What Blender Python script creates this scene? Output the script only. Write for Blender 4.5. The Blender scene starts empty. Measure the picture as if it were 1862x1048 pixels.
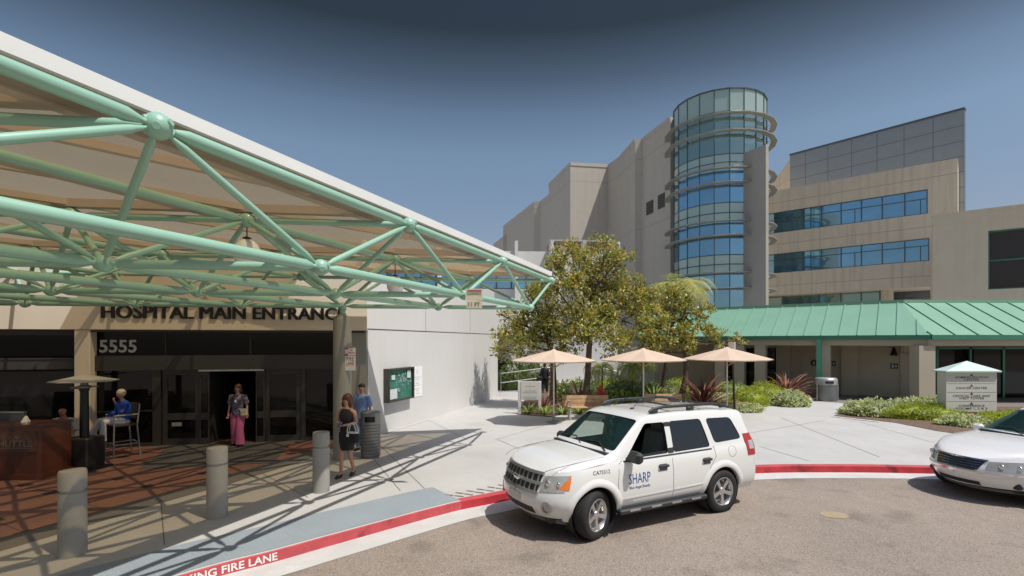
import bpy, bmesh, math, random
from mathutils import Vector, Matrix
import numpy as np
R_ = math.radians
S = bpy.context.scene
C = S.collection
random.seed(7)

# ------------------------------------------------------------------ camera, sky, sun
F = 931.0; HX = 931.0; HY = 622.0; EYE = 2.85      # 90 degree lens, horizon row, eye height
cam = bpy.data.cameras.new('camera'); co = bpy.data.objects.new('camera', cam); C.objects.link(co)
co.location = (0, 0, EYE); co.rotation_euler = (R_(90), 0, 0)
cam.sensor_width = 36; cam.lens = 18.0; cam.shift_x = 0.0; cam.shift_y = (HY-524)/1862.0
cam.clip_start = 0.05; cam.clip_end = 2000
S.camera = co
SUN_EL = 62.0; LDIR = Vector((-.84, .54, 0)).normalized()         # way the light travels
w = bpy.data.worlds.new('World'); S.world = w; w.use_nodes = True
nt = w.node_tree; bg = nt.nodes['Background']
sky = nt.nodes.new('ShaderNodeTexSky'); sky.sky_type = 'NISHITA'; sky.sun_disc = False
sky.sun_elevation = R_(SUN_EL); sky.sun_rotation = math.atan2(-LDIR.x, -LDIR.y); sky.air_density = 1.2; sky.dust_density = 1.5; sky.ozone_density = 1.5
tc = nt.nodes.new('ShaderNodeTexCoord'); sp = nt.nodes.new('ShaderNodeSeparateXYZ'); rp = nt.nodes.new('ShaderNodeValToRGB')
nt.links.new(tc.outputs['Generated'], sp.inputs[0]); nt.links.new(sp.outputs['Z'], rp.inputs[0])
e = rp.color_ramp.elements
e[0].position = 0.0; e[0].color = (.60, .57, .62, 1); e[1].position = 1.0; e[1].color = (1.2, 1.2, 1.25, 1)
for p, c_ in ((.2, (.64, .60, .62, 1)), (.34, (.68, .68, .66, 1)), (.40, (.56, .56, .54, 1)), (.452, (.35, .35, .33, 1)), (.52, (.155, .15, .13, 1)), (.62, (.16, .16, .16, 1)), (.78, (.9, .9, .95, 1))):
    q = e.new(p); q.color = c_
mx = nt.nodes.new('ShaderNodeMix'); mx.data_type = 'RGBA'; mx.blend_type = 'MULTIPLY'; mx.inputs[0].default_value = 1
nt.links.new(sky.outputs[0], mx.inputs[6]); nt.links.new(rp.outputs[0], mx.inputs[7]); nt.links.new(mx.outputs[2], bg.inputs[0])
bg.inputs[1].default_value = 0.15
sl = bpy.data.lights.new('sun', 'SUN'); sl.energy = 4.2; sl.angle = R_(.5); sl.color = (1, .955, .89)
so = bpy.data.objects.new('sun', sl); C.objects.link(so)
sd = Vector((LDIR.x*math.cos(R_(SUN_EL)), LDIR.y*math.cos(R_(SUN_EL)), -math.sin(R_(SUN_EL))))
so.rotation_euler = sd.to_track_quat('-Z', 'Y').to_euler(); so.location = (20, -20, 40)
S.view_settings.view_transform = 'Standard'; S.view_settings.look = 'None'; S.view_settings.exposure = 0.0; S.view_settings.gamma = 1

def at(px, py, Y): return Vector(((px-HX)/F*Y, Y, EYE-(py-HY)/F*Y))
def G(px, py, z=.15):
    Y = F*(EYE-z)/(py-HY); return Vector(((px-HX)/F*Y, Y, z))
def zat(py, Y): return EYE-(py-HY)/F*Y

# ------------------------------------------------------------------ materials
MATS = {}
def mat(name, col, rough=.6, metal=0, var=.08, scale=3, bump=0, bscale=60, spec=.5, coat=0, streak=0, speck=None, trans=0, emis=None, leafy=False, stain=None):
    if name in MATS: return MATS[name]
    m = bpy.data.materials.new(name); m.use_nodes = True; n = m.node_tree; b = n.nodes['Principled BSDF']
    b.inputs['Roughness'].default_value = rough; b.inputs['Metallic'].default_value = metal
    b.inputs['Specular IOR Level'].default_value = spec; b.inputs['Coat Weight'].default_value = coat; b.inputs['Coat Roughness'].default_value = .05
    tc = n.nodes.new('ShaderNodeTexCoord'); out = tc.outputs['Object']
    def noise(sc, det=4, src=out):
        t = n.nodes.new('ShaderNodeTexNoise'); t.inputs['Scale'].default_value = sc; t.inputs['Detail'].default_value = det
        n.links.new(src, t.inputs['Vector']); return t.outputs['Fac']
    def mixc(fac, a, bb, blend='MIX'):
        x = n.nodes.new('ShaderNodeMix'); x.data_type = 'RGBA'; x.blend_type = blend
        if isinstance(fac, float): x.inputs[0].default_value = fac
        else: n.links.new(fac, x.inputs[0])
        for i, v in ((6, a), (7, bb)):
            if isinstance(v, tuple): x.inputs[i].default_value = (*v[:3], 1)
            else: n.links.new(v, x.inputs[i])
        return x.outputs[2]
    def ramp(f, lo, hi):
        r = n.nodes.new('ShaderNodeMapRange'); r.inputs[1].default_value = lo; r.inputs[2].default_value = hi; n.links.new(f, r.inputs[0]); return r.outputs[0]
    lo = tuple(max(0, c*(1-var)) for c in col); hi = tuple(min(1, c*(1+var)) for c in col)
    c = mixc(ramp(noise(scale), .3, .7), lo, hi)
    if var > .03: c = mixc(ramp(noise(scale*6.3, 6), .35, .65), c, mixc(.5, c, lo))
    if streak:
        mp = n.nodes.new('ShaderNodeMapping'); mp.inputs['Scale'].default_value = (1.3, 1.3, .06); n.links.new(out, mp.inputs[0])
        c = mixc(ramp(noise(2.2, 5, mp.outputs[0]), .48, .75), c, tuple(v*(1-streak) for v in col))
    if speck:
        v = n.nodes.new('ShaderNodeTexVoronoi'); v.inputs['Scale'].default_value = speck[0]; n.links.new(out, v.inputs[0])
        sx = n.nodes.new('ShaderNodeSeparateColor'); n.links.new(v.outputs['Color'], sx.inputs[0])
        c = mixc(ramp(sx.outputs[0], speck[2], 1), c, speck[1])
        c = mixc(ramp(sx.outputs[1], speck[2], 1), c, tuple(x*.35 for x in col))
    if stain: c = mixc(ramp(noise(stain[0], 7), stain[1], stain[2]), c, mixc(1.0, c, (stain[3],)*3, 'MULTIPLY'))
    n.links.new(c, b.inputs['Base Color'])
    if bump:
        bm_ = n.nodes.new('ShaderNodeBump'); bm_.inputs['Strength'].default_value = bump; bm_.inputs['Distance'].default_value = .01
        n.links.new(noise(bscale, 5), bm_.inputs['Height']); n.links.new(bm_.outputs[0], b.inputs['Normal'])
    if trans:
        t = n.nodes.new('ShaderNodeBsdfTransparent'); mxs = n.nodes.new('ShaderNodeMixShader'); mxs.inputs[0].default_value = trans
        o = n.nodes['Material Output']; n.links.new(b.outputs[0], mxs.inputs[1]); n.links.new(t.outputs[0], mxs.inputs[2]); n.links.new(mxs.outputs[0], o.inputs[0])
        t.inputs[0].default_value = (*[min(1, x*1.0) for x in (.86, .95, .92)], 1)
    if leafy:
        t = n.nodes.new('ShaderNodeBsdfTranslucent'); n.links.new(c, t.inputs[0]); mxs = n.nodes.new('ShaderNodeMixShader'); mxs.inputs[0].default_value = .42
        o = n.nodes['Material Output']; n.links.new(b.outputs[0], mxs.inputs[1]); n.links.new(t.outputs[0], mxs.inputs[2]); n.links.new(mxs.outputs[0], o.inputs[0])
    if emis: b.inputs['Emission Color'].default_value = (*emis, 1); b.inputs['Emission Strength'].default_value = 1
    MATS[name] = m; m['b'] = 1
    return m
def nodesof(m): return m.node_tree, m.node_tree.nodes['Principled BSDF']

def gridmat(name, col, line, sx, sz, lw, rough=.5, metal=0, axes='XZ', diamond=None, rot=0, var=.06, seams_only_z=False, streak=0):
    """paint or cladding with thin joint lines every sx / sz metres"""
    m = mat(name, col, rough, metal, var, 1.2, .1, 40, streak=streak); n, b = nodesof(m)
    src = b.inputs['Base Color'].links[0].from_socket
    tc = n.nodes.new('ShaderNodeTexCoord'); mp = n.nodes.new('ShaderNodeMapping'); mp.inputs['Rotation'].default_value = (0, 0, rot)
    n.links.new(tc.outputs['Object'], mp.inputs[0]); s = n.nodes.new('ShaderNodeSeparateXYZ'); n.links.new(mp.outputs[0], s.inputs[0])
    ds = []
    for ax, L in ((axes[0], sx), (axes[1], sz)):
        if not L: continue
        p = n.nodes.new('ShaderNodeMath'); p.operation = 'PINGPONG'; p.inputs[1].default_value = L/2; n.links.new(s.outputs[ax], p.inputs[0]); ds.append(p.outputs[0])
    def lt(a, v):
        q = n.nodes.new('ShaderNodeMath'); q.operation = 'LESS_THAN'; n.links.new(a, q.inputs[0]); q.inputs[1].default_value = v; return q.outputs[0]
    def op(o, a, bb):
        q = n.nodes.new('ShaderNodeMath'); q.operation = o; n.links.new(a, q.inputs[0]); n.links.new(bb, q.inputs[1]); return q.outputs[0]
    def mixc(f, a, bb):
        x = n.nodes.new('ShaderNodeMix'); x.data_type = 'RGBA'; n.links.new(f, x.inputs[0]); n.links.new(a, x.inputs[6]); x.inputs[7].default_value = (*bb, 1); return x.outputs[2]
    d = ds[0] if len(ds) == 1 else op('MINIMUM', ds[0], ds[1])
    c = mixc(lt(d, lw), src, line)
    if diamond: c = mixc(lt(op('MAXIMUM', ds[0], ds[1]), diamond), c, (.03, .026, .026))
    n.links.new(c, b.inputs['Base Color'])
    return m

M_asph = mat('asphalt', (.285, .233, .187), .9, 0, .13, .5, .5, 90, speck=(95, (.40, .35, .30), .75), stain=(1.15, .55, .68, .74))
M_conc = mat('concrete', (.465, .455, .43), .85, 0, .07, .7, .25, 70, stain=(.55, .55, .80, .86))
M_concw = mat('gutter_concrete', (.54, .53, .505), .85, 0, .10, 2, .3, 60)
M_red = mat('red_kerb_paint', (.50, .035, .045), .6, 0, .22, 4, .2, 50, stain=(2.6, .56, .66, .45))
M_pink = mat('sunlit_red_paint', (.50, .075, .085), .6, 0, .18, 4, .2, 50, stain=(2.6, .58, .68, .6))  # kerb red again, with the sun's brightening put into the colour
M_whitep = mat('white_paint', (.78, .77, .74), .6, 0, .06, 6)
M_dome = mat('tactile_paving', (.27, .31, .335), .7, 0, .06, 2)
M_tile = gridmat('red_terrace_paving', (.235, .118, .09), (.11, .065, .055), 1.05, 1.05, .012, .55, axes='XY', diamond=.10, rot=R_(28), var=.16)
M_band = mat('grey_paving', (.17, .165, .155), .8, 0, .08, 2, .2)
M_mat = mat('entrance_mat', (.085, .085, .082), .95, 0, .1, 5, .4, 120)
M_soil = mat('soil_mulch', (.16, .105, .07), .95, 0, .35, 8, .8, 30)
M_joint = mat('joint', (.17, .16, .15), .9)
M_stucco = mat('white_stucco', (.64, .63, .61), .85, 0, .025, .5, .12, 90, streak=.04)
M_signwall = mat('cream_fascia', (.76, .67, .53), .8, 0, .03, .6, .1, 80, streak=.04)
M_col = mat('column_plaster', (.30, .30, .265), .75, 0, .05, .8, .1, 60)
M_boll = mat('bollard_concrete', (.36, .345, .31), .85, 0, .10, 3, .5, 70)
M_mint = mat('mint_steel_paint', (.30, .52, .395), .38, 0, .05, 2, 0, coat=.25)
M_fascia = mat('white_fascia_metal', (.80, .79, .76), .45, 0, .03, 1.5)
M_soffit = mat('tan_soffit', (.34, .27, .20), .6, 0, .08, 1.5)
M_beam = mat('cream_purlin', (.52, .42, .32), .5, 0, .05, 1.5)
M_frame = mat('dark_bronze_frame', (.055, .053, .052), .45, .3, .06, 3)
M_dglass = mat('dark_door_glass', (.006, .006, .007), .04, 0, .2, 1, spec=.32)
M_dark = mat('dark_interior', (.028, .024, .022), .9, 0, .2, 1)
M_black = mat('black_letters', (.014, .014, .014), .5)
M_steel = mat('brushed_steel', (.45, .46, .45), .35, .8, .05, 4)
M_glbl = mat('blue_curtain_glass', (.27, .48, .62), .05, .85, .18, .12)
M_glgr = mat('grey_green_glass', (.30, .40, .37), .07, .8, .10, .15)
M_spnd = mat('pale_spandrel_glass', (.46, .57, .51), .18, .35, .06, .2)
M_mull = mat('grey_mullion', (.12, .15, .155), .4, .4)
M_shade = mat('aluminium_sunshade', (.36, .345, .30), .5, .3, .05, 1)
M_tan = gridmat('tan_concrete_panel', (.70, .61, .48), (.46, .40, .32), 0, 4.4, .035, .85, axes='XZ', var=.05, streak=.22)
M_tanB = gridmat('pale_concrete_panel', (.50, .455, .385), (.39, .36, .31), 0, 7.4, .05, .85, axes='XZ', var=.045, streak=.10)
M_fin = mat('grey_concrete_fin', (.40, .375, .34), .8, 0, .05, .7, .1)
M_clad = gridmat('grey_metal_cladding', (.33, .36, .38), (.18, .20, .21), 2.3, 1.45, .035, .45, .35, var=.05)
M_roofg = mat('green_metal_roof', (.215, .40, .275), .42, .15, .06, .8)
M_roofd = mat('dark_green_trim', (.05, .21, .135), .45, .1, .06, 2)
M_walk = mat('walkway_stucco', (.46, .41, .31), .85, 0, .05, 1, .15, 60)
M_brick = gridmat('brick', (.30, .15, .115), (.36, .30, .26), .42, .14, .02, .85, axes='XZ', var=.35)
M_wood = mat('bench_timber', (.46, .30, .16), .6, 0, .25, 5)
M_mahog = mat('mahogany_veneer', (.105, .030, .014), .32, 0, .3, 3, coat=.3, streak=.45)
M_sign = mat('sign_panel_white', (.58, .56, .51), .6, 0, .03, 2)
M_plant = mat('heater_black', (.018, .018, .019), .5, 0, .1, 3)
M_umb = mat('peach_canvas', (.60, .455, .34), .85, 0, .05, 2, .1)
M_gal = mat('grey_bin', (.22, .23, .235), .45, .35, .08, 3)
M_bark = mat('bark', (.12, .085, .06), .9, 0, .3, 6, .8, 25)
M_globe = mat('white_globe_glass', (.88, .87, .84), .25, 0, .04, 2)
lm = lambda n, c, r: mat(n, c, r, 0, .1, 2, spec=.55, leafy=True)
LEAF = {
 'mag': [lm('magnolia_leaf_green', (0.344, 0.362, 0.064), .30), lm('magnolia_leaf_deep', (0.136, 0.181, 0.040), .3), lm('magnolia_leaf_olive', (0.653, 0.597, 0.164), .35), lm('magnolia_leaf_rust', (0.700, 0.450, 0.100), .5)],
 'box': [lm('boxwood_leaf', (.40, .47, .045), .5), lm('boxwood_tip', (.56, .60, .07), .5), lm('boxwood_deep', (.18, .24, .03), .5)],
 'var': [lm('variegated_leaf', (0.638, 0.681, 0.319), .5), lm('variegated_cream', (0.850, 0.850, 0.609), .5), lm('variegated_deep', (0.261, 0.319, 0.116), .5)],
 'flx': [lm('flax_bronze', (0.319, 0.123, 0.080), .45), lm('flax_pale', (0.667, 0.406, 0.290), .45), lm('flax_dark', (0.145, 0.065, 0.046), .45)],
 'grn': [lm('strap_leaf', (0.290, 0.392, 0.087), .45), lm('strap_pale', (0.580, 0.667, 0.203), .45), lm('strap_deep', (0.102, 0.145, 0.043), .45)],
 'plm': [lm('palm_leaf', (0.435, 0.450, 0.116), .5), lm('palm_pale', (0.725, 0.667, 0.246), .5), lm('palm_deep', (0.203, 0.232, 0.072), .5)],
}

def roofmat():
    m = bpy.data.materials.new('tinted_roof_panel'); m.use_nodes = True; n = m.node_tree; b = n.nodes['Principled BSDF']; o = n.nodes['Material Output']
    b.inputs['Base Color'].default_value = (.40, .32, .25, 1); b.inputs['Roughness'].default_value = .22
    t = n.nodes.new('ShaderNodeBsdfTransparent'); t.inputs[0].default_value = (.94, .84, .67, 1)
    tl = n.nodes.new('ShaderNodeBsdfTranslucent'); tl.inputs[0].default_value = (.42, .33, .25, 1)
    a = n.nodes.new('ShaderNodeMixShader'); a.inputs[0].default_value = .45; n.links.new(b.outputs[0], a.inputs[1]); n.links.new(tl.outputs[0], a.inputs[2])
    c = n.nodes.new('ShaderNodeMixShader'); c.inputs[0].default_value = .64; n.links.new(a.outputs[0], c.inputs[1]); n.links.new(t.outputs[0], c.inputs[2])
    n.links.new(c.outputs[0], o.inputs[0]); return m
M_roof = roofmat()

# ------------------------------------------------------------------ mesh helpers
ROOT = {}
def tag(o, label=None, cat=None, group=None, kind=None):
    if label: o['label'] = label
    if cat: o['category'] = cat
    if group: o['group'] = group
    if kind: o['kind'] = kind
    return o
def thing(name, label, cat, loc=(0, 0, 0), rz=0, group=None):
    o = bpy.data.objects.new(name, None); C.objects.link(o); o.empty_display_size = .2
    o.location = loc; o.rotation_euler = (0, 0, rz)
    ROOT[o] = Matrix.Translation(Vector(loc)) @ Matrix.Rotation(rz, 4, 'Z')
    return tag(o, label, cat, group)
def ocopy(o, parent=None):
    c = o.copy(); C.objects.link(c); c.parent = parent
    for ch in list(o.children): ocopy(ch, c)
    return c
class MB:
    def __init__(s, M=None): s.v = []; s.f = []; s.mi = []; s.sm = []; s.M = M or Matrix(); s.cur = 0; s.smooth = False
    def add(s, vs, fs):
        o = len(s.v); s.v += [s.M @ Vector(v) for v in vs]
        s.f += [tuple(i+o for i in f) for f in fs]; s.mi += [s.cur]*len(fs); s.sm += [s.smooth]*len(fs); return s
    def box(s, c, d, rz=0, rx=0, bev=0, R=None):
        x, y, z = d[0]/2, d[1]/2, d[2]/2
        T = Matrix.Translation(Vector(c)) @ (R if R is not None else Matrix.Rotation(rz, 4, 'Z') @ Matrix.Rotation(rx, 4, 'X'))
        if bev:
            b = min(bev, x*.9, y*.9, z*.9); vs = []; 
            rings = [(-z, b), (-z+b, 0), (z-b, 0), (z, b)]
            for zz, ins in rings:
                X = x-ins; Y = y-ins; k = b if ins == 0 else b*.4
                vs += [(X, Y-k, zz), (X-k, Y, zz), (-X+k, Y, zz), (-X, Y-k, zz), (-X, -Y+k, zz), (-X+k, -Y, zz), (X-k, -Y, zz), (X, -Y+k, zz)]
            fs = [tuple(range(7, -1, -1)), tuple(range(24, 32))]
            for r in range(3):
                for i in range(8): fs.append((r*8+i, r*8+(i+1) % 8, r*8+8+(i+1) % 8, r*8+8+i))
            return s.add([T @ Vector(v) for v in vs], fs)
        vs = [T @ Vector((a, b_, c_)) for a in (-x, x) for b_ in (-y, y) for c_ in (-z, z)]
        return s.add(vs, [(0, 1, 3, 2), (4, 6, 7, 5), (0, 4, 5, 1), (2, 3, 7, 6), (0, 2, 6, 4), (1, 5, 7, 3)])
    def b2(s, x0, x1, y0, y1, z0, z1): return s.box(((x0+x1)/2, (y0+y1)/2, (z0+z1)/2), (abs(x1-x0), abs(y1-y0), abs(z1-z0)))
    def tube(s, pts, rs, n=10, cap=True, ell=None):
        """round tube through points; rs radius or list, ell squeezes the second axis"""
        pts = [Vector(p) for p in pts]; k = len(pts)
        if not isinstance(rs, (list, tuple)): rs = [rs]*k
        vs = []; ref = None
        for i, p in enumerate(pts):
            d = (pts[min(i+1, k-1)]-pts[max(i-1, 0)]).normalized()
            if ref is None: ref = Vector((0, 1, 0)) if abs(d.y) < .8 else Vector((1, 0, 0))
            u = d.cross(ref).normalized(); v_ = d.cross(u); r = rs[i]
            ra, rb = r if isinstance(r, (tuple, list)) else (r, r*(ell or 1))
            for j in range(n):
                a = 2*math.pi*j/n; vs.append(p+u*ra*math.cos(a)+v_*rb*math.sin(a))
            ref = v_ if ref.dot(v_) > 0 else -v_
        fs = [(i*n+j, i*n+(j+1) % n, (i+1)*n+(j+1) % n, (i+1)*n+j) for i in range(k-1) for j in range(n)]
        if cap: fs += [tuple(range(n-1, -1, -1)), tuple((k-1)*n+j for j in range(n))]
        sm = s.smooth; s.smooth = n > 6; s.add(vs, fs); s.smooth = sm; return s
    def lathe(s, prof, c=(0, 0, 0), n=24, sx=1, sy=1, caps=True):
        """prof: (radius, z) pairs"""
        vs = [(c[0]+r*math.cos(2*math.pi*j/n)*sx, c[1]+r*math.sin(2*math.pi*j/n)*sy, c[2]+z) for r, z in prof for j in range(n)]
        k = len(prof); fs = [(i*n+j, i*n+(j+1) % n, (i+1)*n+(j+1) % n, (i+1)*n+j) for i in range(k-1) for j in range(n)]
        if caps: fs += [tuple(range(n-1, -1, -1)), tuple((k-1)*n+j for j in range(n))]
        sm = s.smooth; s.smooth = True; s.add(vs, fs); s.smooth = sm; return s
    def ball(s, c, r, n=12, sc=(1, 1, 1)):
        k = n//2; return s_ball(s, c, r, n, k, sc)
    def prism(s, poly, z0, z1):
        """poly: xy points, vertical extrusion"""
        n = len(poly); vs = [(p[0], p[1], z0) for p in poly]+[(p[0], p[1], z1) for p in poly]
        return s.add(vs, [tuple(range(n-1, -1, -1)), tuple(range(n, 2*n))]+[(i, (i+1) % n, n+(i+1) % n, n+i) for i in range(n)])
    def slab(s, pts, nrm):
        """closed solid from a planar polygon pts and offset vector nrm"""
        n = len(pts); nrm = Vector(nrm); vs = [Vector(p) for p in pts]+[Vector(p)+nrm for p in pts]
        return s.add(vs, [tuple(range(n-1, -1, -1)), tuple(range(n, 2*n))]+[(i, (i+1) % n, n+(i+1) % n, n+i) for i in range(n)])
    def mesh(s, me, T):
        return s.add([T @ v.co for v in me.vertices], [tuple(p.vertices) for p in me.polygons])
    def build(s, name, m, parent=None, world=False, auto=None, fix=True):
        me = bpy.data.meshes.new(name)
        vs = s.v
        if world and parent is not None:
            q = parent
            while q.parent: q = q.parent
            I = ROOT[q].inverted(); vs = [I @ v for v in vs]
        me.from_pydata([tuple(v) for v in vs], [], s.f)
        ms = m if isinstance(m, (list, tuple)) else [m]
        for x in ms: me.materials.append(x)
        me.polygons.foreach_set('material_index', s.mi); me.polygons.foreach_set('use_smooth', s.sm)
        if fix:
            b = bmesh.new(); b.from_mesh(me); bmesh.ops.recalc_face_normals(b, faces=b.faces); b.to_mesh(me); b.free()
        if auto is not None:
            me.polygons.foreach_set('use_smooth', [True]*len(me.polygons)); me.set_sharp_from_angle(angle=R_(auto))
        elif any(s.sm): me.set_sharp_from_angle(angle=R_(50))
        me.update()
        o = bpy.data.objects.new(name, me); C.objects.link(o)
        if parent is not None: o.parent = parent
        return o
def s_ball(s, c, r, n, k, sc):
    vs = [(c[0], c[1], c[2]-r*sc[2])]
    for i in range(1, k):
        a = math.pi*i/k
        for j in range(n):
            t = 2*math.pi*j/n; vs.append((c[0]+r*sc[0]*math.sin(a)*math.cos(t), c[1]+r*sc[1]*math.sin(a)*math.sin(t), c[2]-r*sc[2]*math.cos(a)))
    vs.append((c[0], c[1], c[2]+r*sc[2])); L = len(vs)-1
    fs = [(0, 1+(j+1) % n, 1+j) for j in range(n)]
    for i in range(k-2):
        for j in range(n): fs.append((1+i*n+j, 1+i*n+(j+1) % n, 1+(i+1)*n+(j+1) % n, 1+(i+1)*n+j))
    fs += [(L, 1+(k-2)*n+j, 1+(k-2)*n+(j+1) % n) for j in range(n)]
    sm = s.smooth; s.smooth = True; s.add(vs, fs); s.smooth = sm; return s
def evalmesh(o):
    dg = bpy.context.evaluated_depsgraph_get(); dg.update()
    me = bpy.data.meshes.new_from_object(o.evaluated_get(dg)); return me
_TX = {}
def text(mb, s, w, h, depth, T, bold=.0, align='C'):
    """lettering fitted in a w x h box, lying in the local xy plane of T, extruded towards +z"""
    key = (s, bold)
    if key not in _TX:
        cu = bpy.data.curves.new('lettering', 'FONT'); cu.body = s; cu.extrude = .5; cu.offset = bold; cu.align_x = 'CENTER'; cu.resolution_u = 3
        cu.space_line = .95
        o = bpy.data.objects.new('lettering', cu); C.objects.link(o); me = evalmesh(o)
        bpy.data.objects.remove(o); bpy.data.curves.remove(cu); _TX[key] = me
    me = _TX[key]; xs = [v.co.x for v in me.vertices]; ys = [v.co.y for v in me.vertices]
    x0, x1, y0, y1 = min(xs), max(xs), min(ys), max(ys); sx = w/(x1-x0); sy = h/(y1-y0)
    N = Matrix.Diagonal((sx, sy, depth, 1)) @ Matrix.Translation((-(x0+x1)/2, -(y0+y1)/2, .5))
    return mb.mesh(me, T @ N)
def UP(x, y, z, rz=0):      # lettering standing upright, facing local -y
    return Matrix.Translation((x, y, z)) @ Matrix.Rotation(rz, 4, 'Z') @ Matrix.Rotation(R_(90), 4, 'X')
def catmull(P, n=8):
    P = [Vector(p) for p in P]; out = []
    for i in range(len(P)-1):
        p0 = P[max(i-1, 0)]; p1 = P[i]; p2 = P[i+1]; p3 = P[min(i+2, len(P)-1)]
        for k in range(n):
            t = k/n; out.append(.5*((2*p1)+(-p0+p2)*t+(2*p0-5*p1+4*p2-p3)*t*t+(-p0+3*p1-3*p2+p3)*t**3))
    out.append(P[-1]); return out
def sst(a, b, x): t = max(0, min(1, (x-a)/(b-a))); return t*t*(3-2*t)

# ------------------------------------------------------------------ ground
mb = MB(); mb.add([(-150, -60, 0), (150, -60, 0), (150, 200, 0), (-150, 200, 0)], [(0, 1, 2, 3)]); tag(mb.build('road', M_asph), kind='structure')
kerb = catmull([(-13, -6), (-9, -1.2), (-7, 1.7), (-5.2, 4.3), (-3.75, 6.0), (-3.06, 6.62), (-2.42, 7.24), (-1.07, 8.5), (-.37, 8.98), (.6, 9.6), (2.4, 10.45), (5.15, 11.05), (7, 11.15), (8.93, 11.05), (12, 10.7), (20, 9), (45, 2)], 8)
kn = []
for i, p in enumerate(kerb):
    t = (kerb[min(i+1, len(kerb)-1)]-kerb[max(i-1, 0)]).normalized(); kn.append(Vector((-t.y, t.x)))
kh = [.15 for p in kerb]
def kp(i, off, z): q = kerb[i]+kn[i]*off; return (q.x, q.y, z)
def rz(i, off):       # height of the pavement surface behind the kerb
    return kh[i]+(.15-kh[i])*min(1, max(0, (off-.18)/1.2))
def strip(name, o0, o1, z0, z1, m, i0=0, i1=None, **kw):
    i1 = i1 or len(kerb)-1; mb = MB(); vs = []
    for i in range(i0, i1+1): vs += [kp(i, o0, z0(i)), kp(i, o1, z1(i))]
    n = i1-i0+1; mb.add(vs, [(2*i, 2*i+2, 2*i+3, 2*i+1) for i in range(n-1)]); return mb.build(name, m, fix=False)
tag(strip('gutter', -.46, .0, lambda i: .005, lambda i: .008, M_concw), kind='structure')
ix = [i for i, p in enumerate(kerb) if p.x < -.78][-1]
mb = MB(); n = len(kerb); vs = []
for i in range(n): vs += [kp(i, 0, 0), kp(i, .012, .140), kp(i, .028, .15), kp(i, .055, .15), kp(i, .17, .15)]
mb.add(vs, [])
for i in range(n-1):
    for k in range(4):
        lf = kerb[i].x < -.9
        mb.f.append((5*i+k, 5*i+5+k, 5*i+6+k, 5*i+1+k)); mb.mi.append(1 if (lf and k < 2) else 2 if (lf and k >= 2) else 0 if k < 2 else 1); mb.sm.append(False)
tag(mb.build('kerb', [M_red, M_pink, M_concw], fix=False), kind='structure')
# pavement: sloped band behind the kerb, then the flat part
mb = MB(); vs = []
for i in range(n): vs += [kp(i, .17, .15), kp(i, 1.38, .15)]
mb.add(vs, [(2*i, 2*i+2, 2*i+3, 2*i+1) for i in range(n-1)])
back = [kp(i, 1.38, .15) for i in range(n)]
mb.add(back+[(150, 2, .15), (150, 199, .15), (-149, 199, .15), (-149, -6, .15)], [tuple(range(len(back)+4))])
tag(mb.build('sidewalk', M_conc, fix=False), kind='structure')
# tactile strip laid on the ramp
i0 = [i for i, p in enumerate(kerb) if p.x > -7.5][0]
mb = MB(); vs = []
for i in range(i0, ix+1): vs += [kp(i, .07, .155), kp(i, 1.04, .155)]
mb.add(vs, [(2*i, 2*i+2, 2*i+3, 2*i+1) for i in range(ix-i0)])
rnd = random.Random(3)
for i in range(i0, ix):
    a0, a1 = kerb[i]+kn[i]*0, kerb[i+1]; L = (a1-a0).length; m_ = max(1, int(L/.06))
    if kerb[i].x < -4.6: continue
    for j in range(m_):
        f = j/m_; p = kerb[i].lerp(kerb[i+1], f); nn = kn[i].lerp(kn[i+1], f)
        for k in range(16):
            off = .10+k*.058; q = p+nn*off; z = rz(i, off)*(1-f)+rz(i+1, off)*f+.005; r = .013
            mb.add([(q.x-r, q.y, z), (q.x, q.y-r, z), (q.x+r, q.y, z), (q.x, q.y+r, z), (q.x, q.y, z+.006)], [(0, 1, 4), (1, 2, 4), (2, 3, 4), (3, 0, 4)])
tag(mb.build('tactile_strip', M_dome, fix=False), kind='structure')
def sheet(name, pts, m, z):
    mb = MB(); mb.add([(p[0], p[1], z) for p in pts], [tuple(range(len(pts)))]); o = mb.build(name, m, fix=False)
    if o.data.polygons[0].normal.z < 0: o.data.flip_normals()
    return tag(o, kind='structure')
tfront = [G(-260, 1075), G(0, 980), G(160, 937), G(293, 900), G(416, 863), G(520, 834), G(575, 818)]
sheet('terrace_border', [G(-260, 1110), G(0, 1003), G(160, 956), G(293, 915), G(416, 881), G(566, 834), G(640, 816), G(650, 806), Vector((-4.6, 14.3)), Vector((-22, 10.6)), Vector((-22, 5))], M_band, .154)
sheet('terrace_paving', tfront+[G(622, 808), Vector((-5.0, 14.15)), Vector((-22, 10.6)), Vector((-22, 5))], M_tile, .158)
sheet('entrance_mat_floor', [G(313, 808), G(530, 806), G(496, 843), G(250, 855)], M_mat, .163)
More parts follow.
